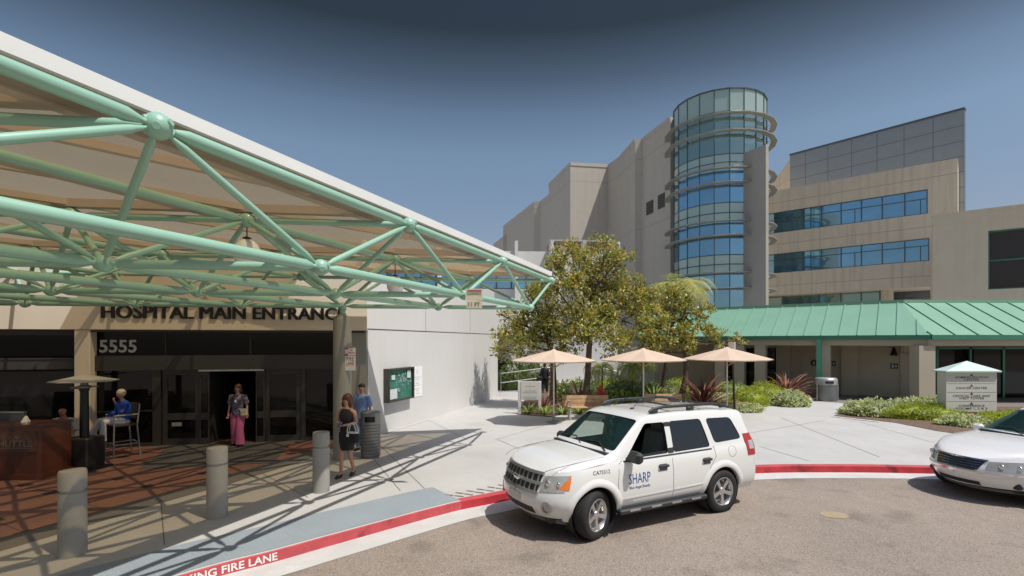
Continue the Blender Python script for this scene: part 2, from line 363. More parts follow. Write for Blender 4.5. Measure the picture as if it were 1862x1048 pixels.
# joints and painted marks in the pavement
mb = MB()
def line(a, b, w_, z):
    a = Vector(a[:2]); b = Vector(b[:2]); d = (b-a).normalized(); q = Vector((-d.y, d.x))*w_/2
    mb.add([(*(a-q), z), (*(b-q), z), (*(b+q), z), (*(a+q), z)], [(0, 1, 2, 3)])
for a, b in (((691, 810), (772, 889)), ((679, 835), (728, 893)), ((293, 916), (299, 992)), ((560, 905), (470, 858)), ((1565, 768), (1700, 806)), ((1380, 812), (1472, 839)),
             ((1000, 771), (900, 800)), ((905, 800), (1010, 845)), ((700, 789), (780, 765)), ((780, 765), (850, 800)), ((1420, 760), (1600, 832)), ((1350, 790), (1500, 765)), ((640, 862), (700, 880))):
    line(G(*a), G(*b), .014, .1545)
tag(mb.build('pavement_joints', M_joint, fix=False), kind='structure')
mb = MB()
def kpx(px, off):      # kerb station seen at pixel column px
    best = None
    for i_ in range(len(kerb)-1):
        for f in (0, .25, .5, .75):
            q = (kerb[i_].lerp(kerb[i_+1], f)+kn[i_].lerp(kn[i_+1], f)*off); e_ = abs(HX+F*q.x/max(.5, q.y)-px) if q.y > 1 else 1e9
            if best is None or e_ < best[0]: best = (e_, i_+f, q)
    return best
for k in range(7):
    a = kpx(811+k*18.7, .50)[2]; b = kpx(842+k*18.7, .20)[2]
    for (u0, u1) in ((0, .44), (.5, 1)): line(a.lerp(b, u0), a.lerp(b, u1), .055, .156)
tag(mb.build('pavement_hatching', mat('worn_dark_marking', (.24, .20, .16), .9, 0, .4, 12), fix=False), kind='structure')
mb = MB()
for (x, i_) in ((8.7, 0),):
    c = Vector((5.3, 8.42)); vs = [(c.x+.22*math.cos(t*math.pi/12), c.y+.17*math.sin(t*math.pi/12), .005) for t in range(24)]; mb.add(vs, [tuple(range(24))])
tag(mb.build('road_cover', mat('brass_cover', (.42, .33, .20), .6, .2, .15, 12), fix=False), kind='structure')
# lettering on the kerb
_, ke, q = kpx(503, 0); wd = 1.55; h_ = .095
mb = MB(); text(mb, 'NO PARKING FIRE LANE', wd, h_, .003, Matrix(), .02)
arc = [0.0]
for i in range(n-1): arc.append(arc[-1]+(kerb[i+1]-kerb[i]).length)
end = arc[int(ke)]+(ke-int(ke))*(arc[int(ke)+1]-arc[int(ke)]); v2 = []
for v in mb.v:
    a = end-wd/2+v.x; i = max(k for k in range(n) if arc[k] <= a); f = (a-arc[i])/(arc[i+1]-arc[i]); q = kerb[i].lerp(kerb[i+1], f)+kn[i].lerp(kn[i+1], f)*(.012*(v.y+.075)/.14-.0015-(.002 if v.z > .001 else 0)); v2.append(Vector((q.x, q.y, v.y+.075)))
mb.v = v2
tag(mb.build('kerb_lettering', M_whitep, fix=False), kind='structure')
for k, (pts) in enumerate(([G(700, 737), G(1035, 737), G(1035, 701), G(905, 701)],)): pass
beds = [[G(940, 754), G(1000, 759), G(1035, 752), G(1160, 748), G(1347, 739), G(1469, 732), G(1455, 712), G(1290, 700), G(1000, 697), G(962, 712)],
        [G(1515, 757), G(1570, 763), G(1626, 769), G(1702, 784), G(1900, 812), G(2100, 812), G(2100, 742), G(1560, 738)]]
sheet('planting_bed', beds[0], M_soil, .16); sheet('planting_bed', beds[1], M_soil, .16)
mb = MB(); a = G(1512, 758); b = G(1600, 768); line(a, b, .14, .17); tag(mb.build('bed_edging', M_whitep), kind='structure')
mb = MB(); pts = [G(1395, 721), G(1530, 733), G(1660, 748), G(1900, 748), G(1900, 722), G(1520, 712)]; mb.add([(p.x, p.y, .156) for p in pts], [tuple(range(6))])
tag(mb.build('walkway_paving', mat('dark_walk_paving', (.20, .18, .165), .8), fix=False), kind='structure')

# ------------------------------------------------------------------ canopy
def canopy():
    base = (-3.92, 11.83, .15)
    t = thing('entrance_canopy', 'large flat canopy on a mint green tubular space frame in front of the hospital entrance', 'canopy', base)
    Z = 4.83; T = Vector((1.13, 14.6)); d = Vector((.364, .931)); d.normalize(); e2 = Vector((-.9787, -.2055))
    E = T-d*22
    bk = lambda X: (X, T.y-.21*(T.x-X))
    bl = lambda X: (X, bk(X)[1]-.5)
    poly = [tuple(T), bk(-5.6), (-5.6, 15.0), (-10.4, 14.0), bl(-10.4), bl(-18), (-18, E.y), tuple(E)]
    mb = MB(); ins = .06
    p2 = [(T.x-.10, T.y-.1), (-5.6-.02, poly[1][1]-.06), (-5.62, 14.9), (-10.35, 13.9), (-10.35, poly[4][1]-.06), (-18, poly[5][1]-.06), (-18, E.y), (E.x-.08, E.y)]
    mb.prism(p2, Z-.085, Z-.055); mb.build('roof_panel', M_roof, t, True)
    mb = MB()     # fascia along the two visible edges
    def fas(a, b, z0, z1, th, side):
        a = Vector(a); b = Vector(b); q = (b-a).normalized(); nn = Vector((-q.y, q.x))*th*side
        mb.prism([tuple(a), tuple(b), tuple(b+nn), tuple(a+nn)], z0, z1)
    fas(E, T, Z-.10, Z+.02, .06, 1); fas(T, poly[1], Z-.10, Z+.02, .06, 1); fas(poly[4], poly[5], Z-.10, Z+.02, .06, 1)
    mb.build('fascia', M_fascia, t, True)
    mb = MB()
    a = E-Vector((.062*d.y, -.062*d.x)); fas(E+Vector((-d.y, d.x))*.061, T+Vector((-d.y, d.x))*.061-d*.2, Z-.17, Z-.088, .42, 1)
    fas(T+Vector((-.3, -.13)), Vector(poly[1])+Vector((0, -.07)), Z-.16, Z-.088, .26, 1)
    mb.build('soffit_edge', M_soffit, t, True)
    a_ = Vector((2.18, .28)); b_ = Vector((1.28, 3.36)); M3 = Vector((.44, 12.39))
    Bz, Tz = 3.675, 4.53; B = {}; N = {}
    NI, NJ = 7, 4
    for i in range(NI):
        for j in range(NJ+1):
            p = M3-a_*i-b_*j; B[i, j] = Vector((p.x, p.y, Bz))
        for j in range(-1, NJ+1):
            p = M3-a_*i-b_*j-b_/2; N[i, j] = Vector((p.x, p.y, Tz))
    rods = []
    for i in range(NI):
        for j in range(NJ+1):
            if j < NJ: rods.append((B[i, j], B[i, j+1], .058))
            if i+1 < NI: rods.append((B[i, j], B[i+1, j], .05))
            for jj in (j, j-1): rods.append((B[i, j], N[i, jj], .036))
            if (i-1, j) in N: rods.append((B[i, j], N[i-1, j], .036))
            if (i+1, j-1) in N: rods.append((B[i, j], N[i+1, j-1], .036))
        for j in range(-1, NJ+1):
            if (i, j+1) in N: rods.append((N[i, j], N[i, j+1], .056))
            if i+1 < NI: rods.append((N[i, j], N[i+1, j], .045))
    def rod(mb, p, q, r):
        v = (q-p); L = v.length; v = v/L
        mb.tube([p+v*.06, p+v*.13, p+v*.13, p+v*.24, q-v*.24, q-v*.13, q-v*.13, q-v*.06], [r*.42, r*.42, r*.5, r, r, r*.5, r*.42, r*.42], 12, False)
    def score(m): return m.length if m.y > 0 and m.x > -m.y*1.1 else 100+m.length
    rods.sort(key=lambda q: score((q[0]+q[1])/2))
    for p, q, r in rods[:100]: mb = MB(); rod(mb, p, q, r); mb.build('rod', M_mint, t, True)
    mb = MB()
    for p, q, r in rods[100:]: rod(mb, p, q, r)
    tag(mb.build('far_rods', M_mint, t, True), kind='stuff')
    for k, p in list(B.items())+list(N.items()):
        r = .092 if p.z < 4 else .105
        mb = MB(); mb.ball(p, r, 16)
        for a in range(6):
            v = Vector((math.cos(a*1.047), math.sin(a*1.047), .3*(-1)**a)).normalized(); mb.tube([p+v*r*.9, p+v*r*1.08], [.034, .03], 8)
        if p.z > 4 and k[0] > 0: mb.tube([p+Vector((0, 0, r*.8)), (p.x, p.y, Z-.09)], .022, 8)
        mb.build('node', M_mint, t, True)
    mb = MB()      # purlins under the panel, along both grid directions, kept inside the roof outline
    def inside(x, y): 
        s = (T.y-y)/d.y; return x < T.x-d.x*s-.35 and y < T.y-.21*(T.x-x)-.25
    def purlin(p, q, w_):
        v = q-p; L = v.length; v = v/L; k = int(L/.1); ok = [s*.1 for s in range(k+1) if inside(*(p+v*s*.1)) or False]
        if not ok or len(ok) < 4: return
        p0 = p+v*ok[0]; p1 = p+v*ok[-1]; nn = Vector((-v.y, v.x))*w_/2
        return [tuple(p0-nn), tuple(p1-nn), tuple(p1+nn), tuple(p0+nn)]
    for i in range(NI+1):
        q = purlin((M3-a_*(i+.35)+b_*.6).xy, (M3-a_*(i+.35)-b_*5.5).xy, .13)
        if q: mb.prism(q, Z-.19, Z-.092)
    for j in range(-1, NJ+1):
        c = M3-b_*(j+.5); q = purlin(c+a_*.5, c-a_*8, .13)
        if q: mb.prism(q, Z-.196, Z-.089)
    for i in range(-4, NI+1):
        p = M3-a_*i+b_*.5; q = purlin(p+(b_*.0), p-(b_*5+a_*5), .09)
        if q: mb.prism(q, Z-.175, Z-.094)
    mb.build('purlins', M_beam, t, True)
    c = B[2, 0]       # the round column and its steel head
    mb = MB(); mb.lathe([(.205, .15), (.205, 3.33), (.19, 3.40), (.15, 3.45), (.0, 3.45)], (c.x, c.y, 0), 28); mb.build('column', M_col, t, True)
    mb = MB(); mb.lathe([(.10, 3.45), (.10, 3.47), (.055, 3.49), (.06, 3.60)], (c.x, c.y, 0), 16); mb.build('column_head', M_mint, t, True)
    # things on the canopy
    for k, (ij, zz, r, lab) in enumerate((((1, 1), 4.07, .18, 'larger white globe lamp hanging under the nearer part of the green canopy frame'), ((1, 0), 4.00, .17, 'smaller white globe lamp hanging farther off near the pointed end of the canopy'))):
        p = N[ij]; g = thing('globe_lamp', lab, 'lamp', (p.x, p.y, zz), 0, 'globe lamps hanging from the canopy')
        m1 = MB(); m1.ball((0, 0, 0), r, 20, (1, 1, 1.12)); m1.build('globe', M_globe, g)
        m1 = MB(); m1.lathe([(.05, r*1.08), (.06, r*1.2), (.02, r*1.3)], n=12); m1.tube([(0, 0, r*1.2), (0, 0, Tz-zz-.09)], .009, 6); m1.build('hanger', M_plant, g)
    p = B[0, 1]; g = thing('clearance_placard', 'small cream two-panel placard hanging at a bottom corner of the green canopy frame', 'sign', (p.x+.05, p.y-.13, p.z))
    m1 = MB(); m1.b2(-.02, .28, -.01, .01, -.10, .10); m1.b2(.0, .27, -.012, .008, -.24, -.112); m1.build('plate', mat('cream_plate', (.66, .60, .42), .6), g)
    m1 = MB(); text(m1, 'CLEARANCE', .25, .05, .002, UP(.13, -.013, .02)); text(m1, "11 FT", .2, .07, .002, UP(.135, -.015, -.175)); m1.build('lettering', M_joint, g)
    m1 = MB(); m1.b2(.02, .26, -.014, -.011, .055, .075); m1.build('stripe', mat('red_stripe', (.35, .06, .05), .6), g)
    # fire lane sign on the column
    g = thing('fire_lane_sign', 'small white and red fire lane sign fixed to the round canopy column', 'sign', (c.x+.235, c.y-.16, 2.26))
    m1 = MB(); m1.box((0, .0, .1), (.235, .008, .33), bev=.003); m1.build('plate', M_whitep, g)
    m1 = MB(); m1.box((0, 0, .37), (.235, .008, .19), bev=.003); m1.build('upper_plate', M_whitep, g)
    m1 = MB(); m1.b2(-.115, -.055, -.006, -.0045, .42, .46); m1.b2(-.115, -.055, -.006, -.0045, .28, .32); m1.b2(-.055, .115, -.006, -.0045, .45, .46); m1.b2(-.055, .115, -.006, -.0045, .28, .287)
    text(m1, 'NO\nPARKING', .15, .10, .0015, UP(.03, -.0045, .37), .01); text(m1, 'LANE', .17, .085, .0015, UP(0, -.0045, .10), .01); m1.build('red_lettering', M_red, g)
    m1 = MB(); text(m1, 'FIRE', .17, .085, .0015, UP(0, -.0045, .205), .01); m1.build('black_lettering', M_joint, g)
    return N
NODES = canopy()

# ------------------------------------------------------------------ entrance building
FA = math.atan(.21); F0 = (-10.6, 12.96, .15)
def fx(px, dy=0):
    t = (px-HX)/F; Y = (15.186+dy/math.cos(FA))/(1-.21*t); X = t*Y; return (X+10.6)/math.cos(FA)
def entrance():
    t = thing('hospital_entrance_building', 'white stucco hospital building with dark glass entrance under the green canopy', 'building', F0, FA)
    z = lambda v: v-.15
    K = 6.70; PL = -9.5
    mb = MB(); mb.b2(PL, K, -.32, .1, z(3.16), z(4.75)); mb.build('sign_fascia', M_signwall, t)
    # side wall, in world space
    u = Vector((.296, .955)).normalized(); K0 = Vector((-4.04, 14.34)); far = Vector((-.7, 25.1)); n_ = Vector((u.y, -u.x)); far2 = K0+u*20.5
    st = K0-u*.34
    mb = MB(); q = lambda a, b, w_, z0, z1: mb.prism([tuple(a), tuple(b), tuple(b-n_*w_), tuple(a-n_*w_)], z0, z1)
    q(K0+u*.01, far, .35, .15, 3.20); mb.build('side_wall', M_stucco, t, True)
    mb = MB(); q(st+n_*.02, far2+n_*.02, .40, 3.225, 4.75)
    mb.prism([tuple(far+n_*.0), tuple(far2), tuple(far2-n_*6), tuple(far-n_*6)], 3.225, 3.4); mb.build('side_parapet', M_stucco, t, True)
    mb = MB()
    for s in (3.5, 7.6, 11.8, 16):
        a = K0+u*s+n_*.021; b = a+u*.02; mb.prism([tuple(a), tuple(b), tuple(b+n_*.002), tuple(a+n_*.002)], 3.24, 4.73)
    a = st+n_*.002; mb.prism([tuple(a), tuple(far), tuple(far-n_*.1), tuple(a-n_*.1)], 3.2, 3.224); mb.build('wall_joint', M_joint, t, True)
    mb = MB(); A = ROOT[t] @ Vector((PL, .1, 0)); A2 = ROOT[t] @ Vector((PL, 16, 0)); mb.prism([tuple(K0.xy-u*.1-n_*.41), tuple(far2-n_*.41), tuple(far2-n_*14), (A2.x, A2.y), (A.x, A.y)], 4.2, 4.6); mb.build('roof', M_conc, t, True)
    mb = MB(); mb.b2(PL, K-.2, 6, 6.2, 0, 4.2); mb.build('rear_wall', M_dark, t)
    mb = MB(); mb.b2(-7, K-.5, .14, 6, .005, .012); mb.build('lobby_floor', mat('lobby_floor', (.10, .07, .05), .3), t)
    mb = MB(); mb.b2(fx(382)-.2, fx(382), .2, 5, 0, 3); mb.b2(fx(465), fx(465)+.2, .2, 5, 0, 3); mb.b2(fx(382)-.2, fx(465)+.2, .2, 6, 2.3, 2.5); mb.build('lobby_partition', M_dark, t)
    # pillar between the window bays
    p0 = fx(129, -.3); p1 = fx(158, -.3)
    mb = MB(); mb.box(((p0+p1)/2, -.145, 1.503), (p1-p0, .31, 3.006), bev=.015); mb.build('pillar', M_signwall, t)
    # lettering: black cut-out letters stood off the fascia
    mb = MB(); x0 = fx(178, -.35); x1 = fx(624, -.35); zt = zat(553.5, 12.95)-.15; zb = zat(577.5, 12.95)-.15
    for o_ in (-.015, -.005, .005, .015): text(mb, 'HOSPITAL MAIN ENTRANCE', x1-x0-.02, .325, .04, UP((x0+x1)/2+o_, -.325+o_*.1, (zt+zb)/2-.035+abs(o_)*.5-.004), 0)
    mb.build('sign_lettering', M_black, t)
    # glazing: bay right of the pillar
    zt = 3.006; h1 = z(2.50); h0 = z(2.12)
    gl = lambda mb, a, b, c, d_: mb.b2(a, b, .02, .035, c, d_)
    L = fx(171); Rr = K-.05
    mb = MB(); gl(mb, L, Rr, h1, zt-.002); mb.build('transom_glass', M_dglass, t)
    mb = MB(); mb.b2(L-.05, Rr, -.10, .09, h0, h1); mb.build('door_header', M_frame, t)
    mb = MB()
    for (a, b) in ((170, 174), (278, 293), (608, 612)): mb.b2(fx(a), fx(b), -.03, .1, 0, h0)
    for (a, b) in ((548, 556),): mb.b2(fx(a), fx(b), -.03, .1, 0, h0)
    mb.b2(fx(300), fx(302), -.0, .08, h1, zt-.003); mb.b2(fx(454), fx(457), -.0, .08, h1, zt-.003)
    mb.b2(fx(174), fx(278), -.02, .08, 0, .10); mb.b2(fx(174), fx(278), -.02, .08, z(1.05), z(1.10)); mb.b2(fx(556), fx(608), -.02, .08, 0, .10)
    mb.build('window_frame', M_frame, t)
    for a, b in ((174, 278), (556, 608)):
        mb = MB(); gl(mb, fx(a), fx(b), .1, h0); mb.build('window_pane', M_dglass, t)
    def leaf(a, b, y, side):
        A = fx(a); Bx = fx(b); st_ = (Bx-A)*.13
        mb = MB(); mb.b2(A, A+st_, y, y+.05, 0, h0-.004); mb.b2(Bx-st_, Bx, y, y+.05, 0, h0-.004)
        for (c0, c1) in ((0, .18), (.66, .84), (h0-.14, h0-.004)): mb.b2(A+st_, Bx-st_, y, y+.05, c0, c1)
        lf = mb.build('sliding_door', M_frame, t)
        mb = MB(); mb.b2(A+st_-.01, Bx-st_+.01, y+.018, y+.03, .17, h0-.13); mb.build('door_glass', M_dglass, lf)
        return lf, A, Bx
    leaf(295, 364, .01, 1); leaf(482, 547, .01, 1)
    for a, b in ((364, 382), (466, 482)): leaf(a, b, -.05, 1)
    mb = MB(); xx = fx(312); mb.b2(xx, xx+.24, .005, .012, .50, .60); mb.build('door_sticker', mat('grey_sticker', (.25, .25, .25), .6), t)
    mb = MB(); mb.b2(fx(364), fx(482), -.12, -.02, h0-.04, h0-.001); mb.b2(fx(280), fx(600), -.14, .1, .0, .012); mb.build('door_track', M_steel, t)
    mb = MB(); text(mb, '5555', fx(248)-fx(180), .325, .01, UP((fx(180)+fx(248))/2, .018, z(zat(630, 13.0))), .02); mb.build('address_number', mat('white_number', (.62, .66, .68), .5), t)
    # bay left of the pillar
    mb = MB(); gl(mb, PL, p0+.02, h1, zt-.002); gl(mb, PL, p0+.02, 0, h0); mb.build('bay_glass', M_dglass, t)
    mb = MB(); mb.b2(PL, p0-.002, -.12, .09, z(2.17), z(2.42)); mb.b2(PL, p0-.002, -.14, .09, z(2.42), z(2.45)); mb.b2(PL, p0-.002, -.02, .08, 0, .12)
    mb.b2(PL, p0-.002, -.05, .12, zt-.14, zt-.003); mb.b2(-3.05, -2.99, -.02, .08, .12, h0); mb.b2(-6, -5.94, -.02, .08, .12, h0); mb.build('bay_frame', M_frame, t)
    mb = MB(); mb.b2(fx(174), K-.06, -.28, .12, zt-.06, zt-.004); mb.build('lintel_trim', M_frame, t)
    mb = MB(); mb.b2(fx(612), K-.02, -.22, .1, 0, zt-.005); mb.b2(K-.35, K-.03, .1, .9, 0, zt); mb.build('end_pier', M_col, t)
    # notice board and poster on the side wall
    def W(s, off, zz): p = K0+u*s+n_*off; return Vector((p.x, p.y, zz))
    s0 = (Vector(at(700, 650, 15.1)).xy-K0).dot(u); s1 = s0+1.55
    ang = math.atan2(u.y, u.x)
    p = W((s0+s1)/2, 0, 1.05); nb = thing('notice_board', 'green hospital map case in a dark frame on the white side wall', 'notice board', tuple(p), ang)
    L = (s1-s0); H = 1.0; D = .2
    mb = MB(); mb.b2(-L/2, L/2, -D, -.002, 0, .05); mb.b2(-L/2, L/2, -D, -.002, H-.05, H); mb.b2(-L/2, -L/2+.05, -D, -.002, .05, H-.05); mb.b2(L/2-.05, L/2, -D, -.002, .05, H-.05); mb.build('case_frame', mat('bronze_case', (.06, .055, .045), .4), nb)
    mb = MB(); mb.b2(-L/2+.05, L/2-.05, -.12, -.10, .05, H-.05); mb.build('map_backing', mat('map_green', (.05, .20, .145), .5, 0, .3, 6), nb)
    mb = MB(); r = random.Random(5)
    for k in range(46):
        x = r.gauss(.12, .24); zz = r.gauss(.52, .17)
        if abs(x) < L/2-.15 and .12 < zz < H-.12: mb.b2(x, x+r.uniform(.02, .10), -.123-.0004*k, -.121, zz, zz+r.uniform(.015, .06))
    mb.build('map_plan', mat('map_buildings', (.33, .42, .40), .6, 0, .3, 20), nb)
    for q in ((-L/2+.22, -L/2+.42, .66, .80), (-L/2+.08, -L/2+.55, .08, .38), (L/2-.38, L/2-.16, .66, .90)):
        mb = MB(); mb.b2(q[0], q[1], -.148, -.144, q[2], q[3]); mb.build('pinned_sheet', mat('paper', (.62, .66, .66), .7, 0, .12, 30), nb)
    p = W(s1+.55, .0, 1.02); ps = thing('wall_poster', 'white paper notice on the side wall right of the map case', 'poster', tuple(p), ang)
    mb = MB(); mb.b2(-.36, .36, -.012, -.002, 0, 1.0); mb.build('sheet', mat('poster_paper', (.84, .83, .82), .7, 0, .02), ps)
    mb = MB(); r = random.Random(9)
    for zz, ww in ((.86, .1), (.80, .14), (.64, .42), (.57, .26), (.44, .2), (.37, .44), (.25, .38), (.19, .2), (.1, .2)): 
        x = -ww/2
        while x < ww/2: l = r.uniform(.02, .06); mb.b2(x, x+l, -.0135, -.0125, zz, zz+.022); x += l+.015
    mb.build('faint_lettering', mat('faint_ink', (.45, .44, .43), .7), ps)
entrance()

# ------------------------------------------------------------------ far hospital block with the round glass stair tower
def hospital():
    t = thing('hospital_tower_building', 'tall pale concrete hospital block stepping back to the left of its round glass stair tower', 'building', (15.07, 49.05, 0))
    Zt = 24.4
    def lv(px, py, Z): Y = F*(Z-EYE)/(HY-py); return ((px-HX)/F*Y, Y)
    P = [lv(1219, 213, Zt), lv(1168, 252, Zt), lv(1155, 253, Zt), lv(1128, 283, Zt), lv(1105, 300, Zt), lv(1037, 296, Zt), lv(998, 335, Zt)]
    mb = MB(); mb.prism(P+[(30, 75), (24, 52), (17.5, 49.8)], 0, Zt); mb.build('wall', M_tanB, t, True)
    Z2 = 23.2; Q = [lv(998.5, 350, Z2), lv(982, 366, Z2), lv(971, 367, Z2), lv(915, 411, Z2)]
    mb = MB(); mb.prism([(Q[0][0]+.3, Q[0][1]-.05)]+Q[1:]+[(10, 105), (14, 74)], 0, Z2); Q2 = [lv(915, 430, 21), lv(897, 444, 21)]
    mb.prism([Q2[0], Q2[1], (2, 120), (3, Q2[0][1])], 0, 21); mb.build('rear_wing', M_tanB, t, True)
    mb = MB()
    for (a, b, dz) in ((P[0], P[1], 0), (P[2], P[3], 0), (P[4], P[5], 0), (P[5], P[6], 0)):
        a = Vector(a); b = Vector(b); q = (b-a).normalized(); nn = Vector((q.y, -q.x)); nn = nn if nn.dot(-a) > 0 else -nn
        mb.prism([tuple(a+q*.01), tuple(b-q*.01), tuple(b-q*.01+nn*.06), tuple(a+q*.01+nn*.06)], Zt-.35, Zt+.05)
    mb.build('parapet_cap', M_tanB, t, True)
    for (px, y0, y1) in ((1176, 363, 387), (1197, 350, 376)):
        mb = MB()
        a = Vector(P[0]); b = Vector(P[1]); d = (b-a).normalized()
        def hit(p): k = (p-HX)/F; s = (k*a.y-a.x)/(d.x-k*d.y); return a+d*s
        c0 = hit(px+12); c1 = hit(px); nn = Vector((-d.y, d.x))*-.05
        if nn.y > 0: nn = -nn
        z0 = zat(y1, c0.y); z1 = zat(y0, c0.y)
        mb.prism([tuple(c0), tuple(c1), tuple(c1+nn), tuple(c0+nn)], z0, z1)
        for k in range(8): zz = z0+(z1-z0)*(k+.5)/8; mb.prism([tuple(c0+nn), tuple(c1+nn), tuple(c1+nn*1.8), tuple(c0+nn*1.8)], zz-.05, zz+.02)
        mb.build('louvre_vent', mat('vent_dark', (.09, .085, .08), .7), t, True)
    # curved glazing
    cx, cy, R = 18.95, 46.95, 3.95; th = [155+17.6*k for k in range(13)]
    pt = lambda a, r: (cx+r*math.cos(R_(a)), cy+r*math.sin(R_(a)))
    bands = [(24.15, 22.3, M_spnd), (22.3, 20.5, M_glgr), (20.5, 18.7, M_glgr), (18.7, 17.35, M_spnd), (17.35, 16.15, M_glbl), (16.15, 14.6, M_glbl), (14.6, 12.95, M_spnd), (12.95, 11.75, M_glbl), (11.75, 10.2, M_glbl), (10.2, 8.65, M_spnd), (8.65, 7.35, M_glbl), (7.35, 5.4, M_glbl), (5.4, 0, M_fin)]
    for k in range(12):
        mb = MB(); mats = [M_spnd, M_glgr, M_glbl, M_fin]
        for z1, z0, m in bands:
            a = pt(th[k], R); b = pt(th[k+1], R); mb.cur = mats.index(m); j = .0
            ai = pt(th[k], R-.1); bi = pt(th[k+1], R-.1)
            mb.add([(*a, z0), (*b, z0), (*b, z1), (*a, z1)], [(0, 1, 2, 3)])
        mb.build('curtain_glazing', mats, t, True)
    mb = MB()
    for a in th: p = pt(a, R+.02); mb.tube([(*p, 5.4), (*p, 24.2)], .04, 4)
    for zz in (22.3, 18.7, 18.0, 16.15, 14.6, 13.75, 11.75, 10.2, 9.4, 7.35):
        mb.tube([(*pt(a, R+.02), zz) for a in th], .035, 4)
    mb.build('mullions', M_mull, t, True)
    mb = MB(); mb.prism([pt(a, R-.02) for a in th]+[(15.5, 50)], 24.1, 24.2); mb.tube([(*pt(a, R+.03), 24.2) for a in th], .08, 6); mb.build('tower_roof', M_mull, t, True)
    for zz in (21.9, 20.45, 17.35, 16.15, 12.95, 11.75, 8.65, 7.35):
        mb = MB()
        for k in range(12):
            r0, r1 = R+.06, R+.85
            mb.prism([pt(th[k], r0+.3), pt(th[k+1], r0+.3), pt(th[k+1], r1), pt(th[k], r1)], zz-.035, zz+.035)
            p, q = pt(th[k], R), pt(th[k], r1); mb.tube([(*p, zz), (*q, zz)], .04, 4)
        mb.build('sun_shade', M_shade, t, True)
    mb = MB(); a = Vector((20.33, 41.0)); b = Vector((19.35, 43.3)); q = (b-a).normalized(); nn = Vector((q.y, -q.x))*.30
    mb.prism([tuple(a), tuple(b), tuple(b+nn), tuple(a+nn)], 0, 18.7); mb.build('concrete_fin', M_fin, t, True)
hospital()

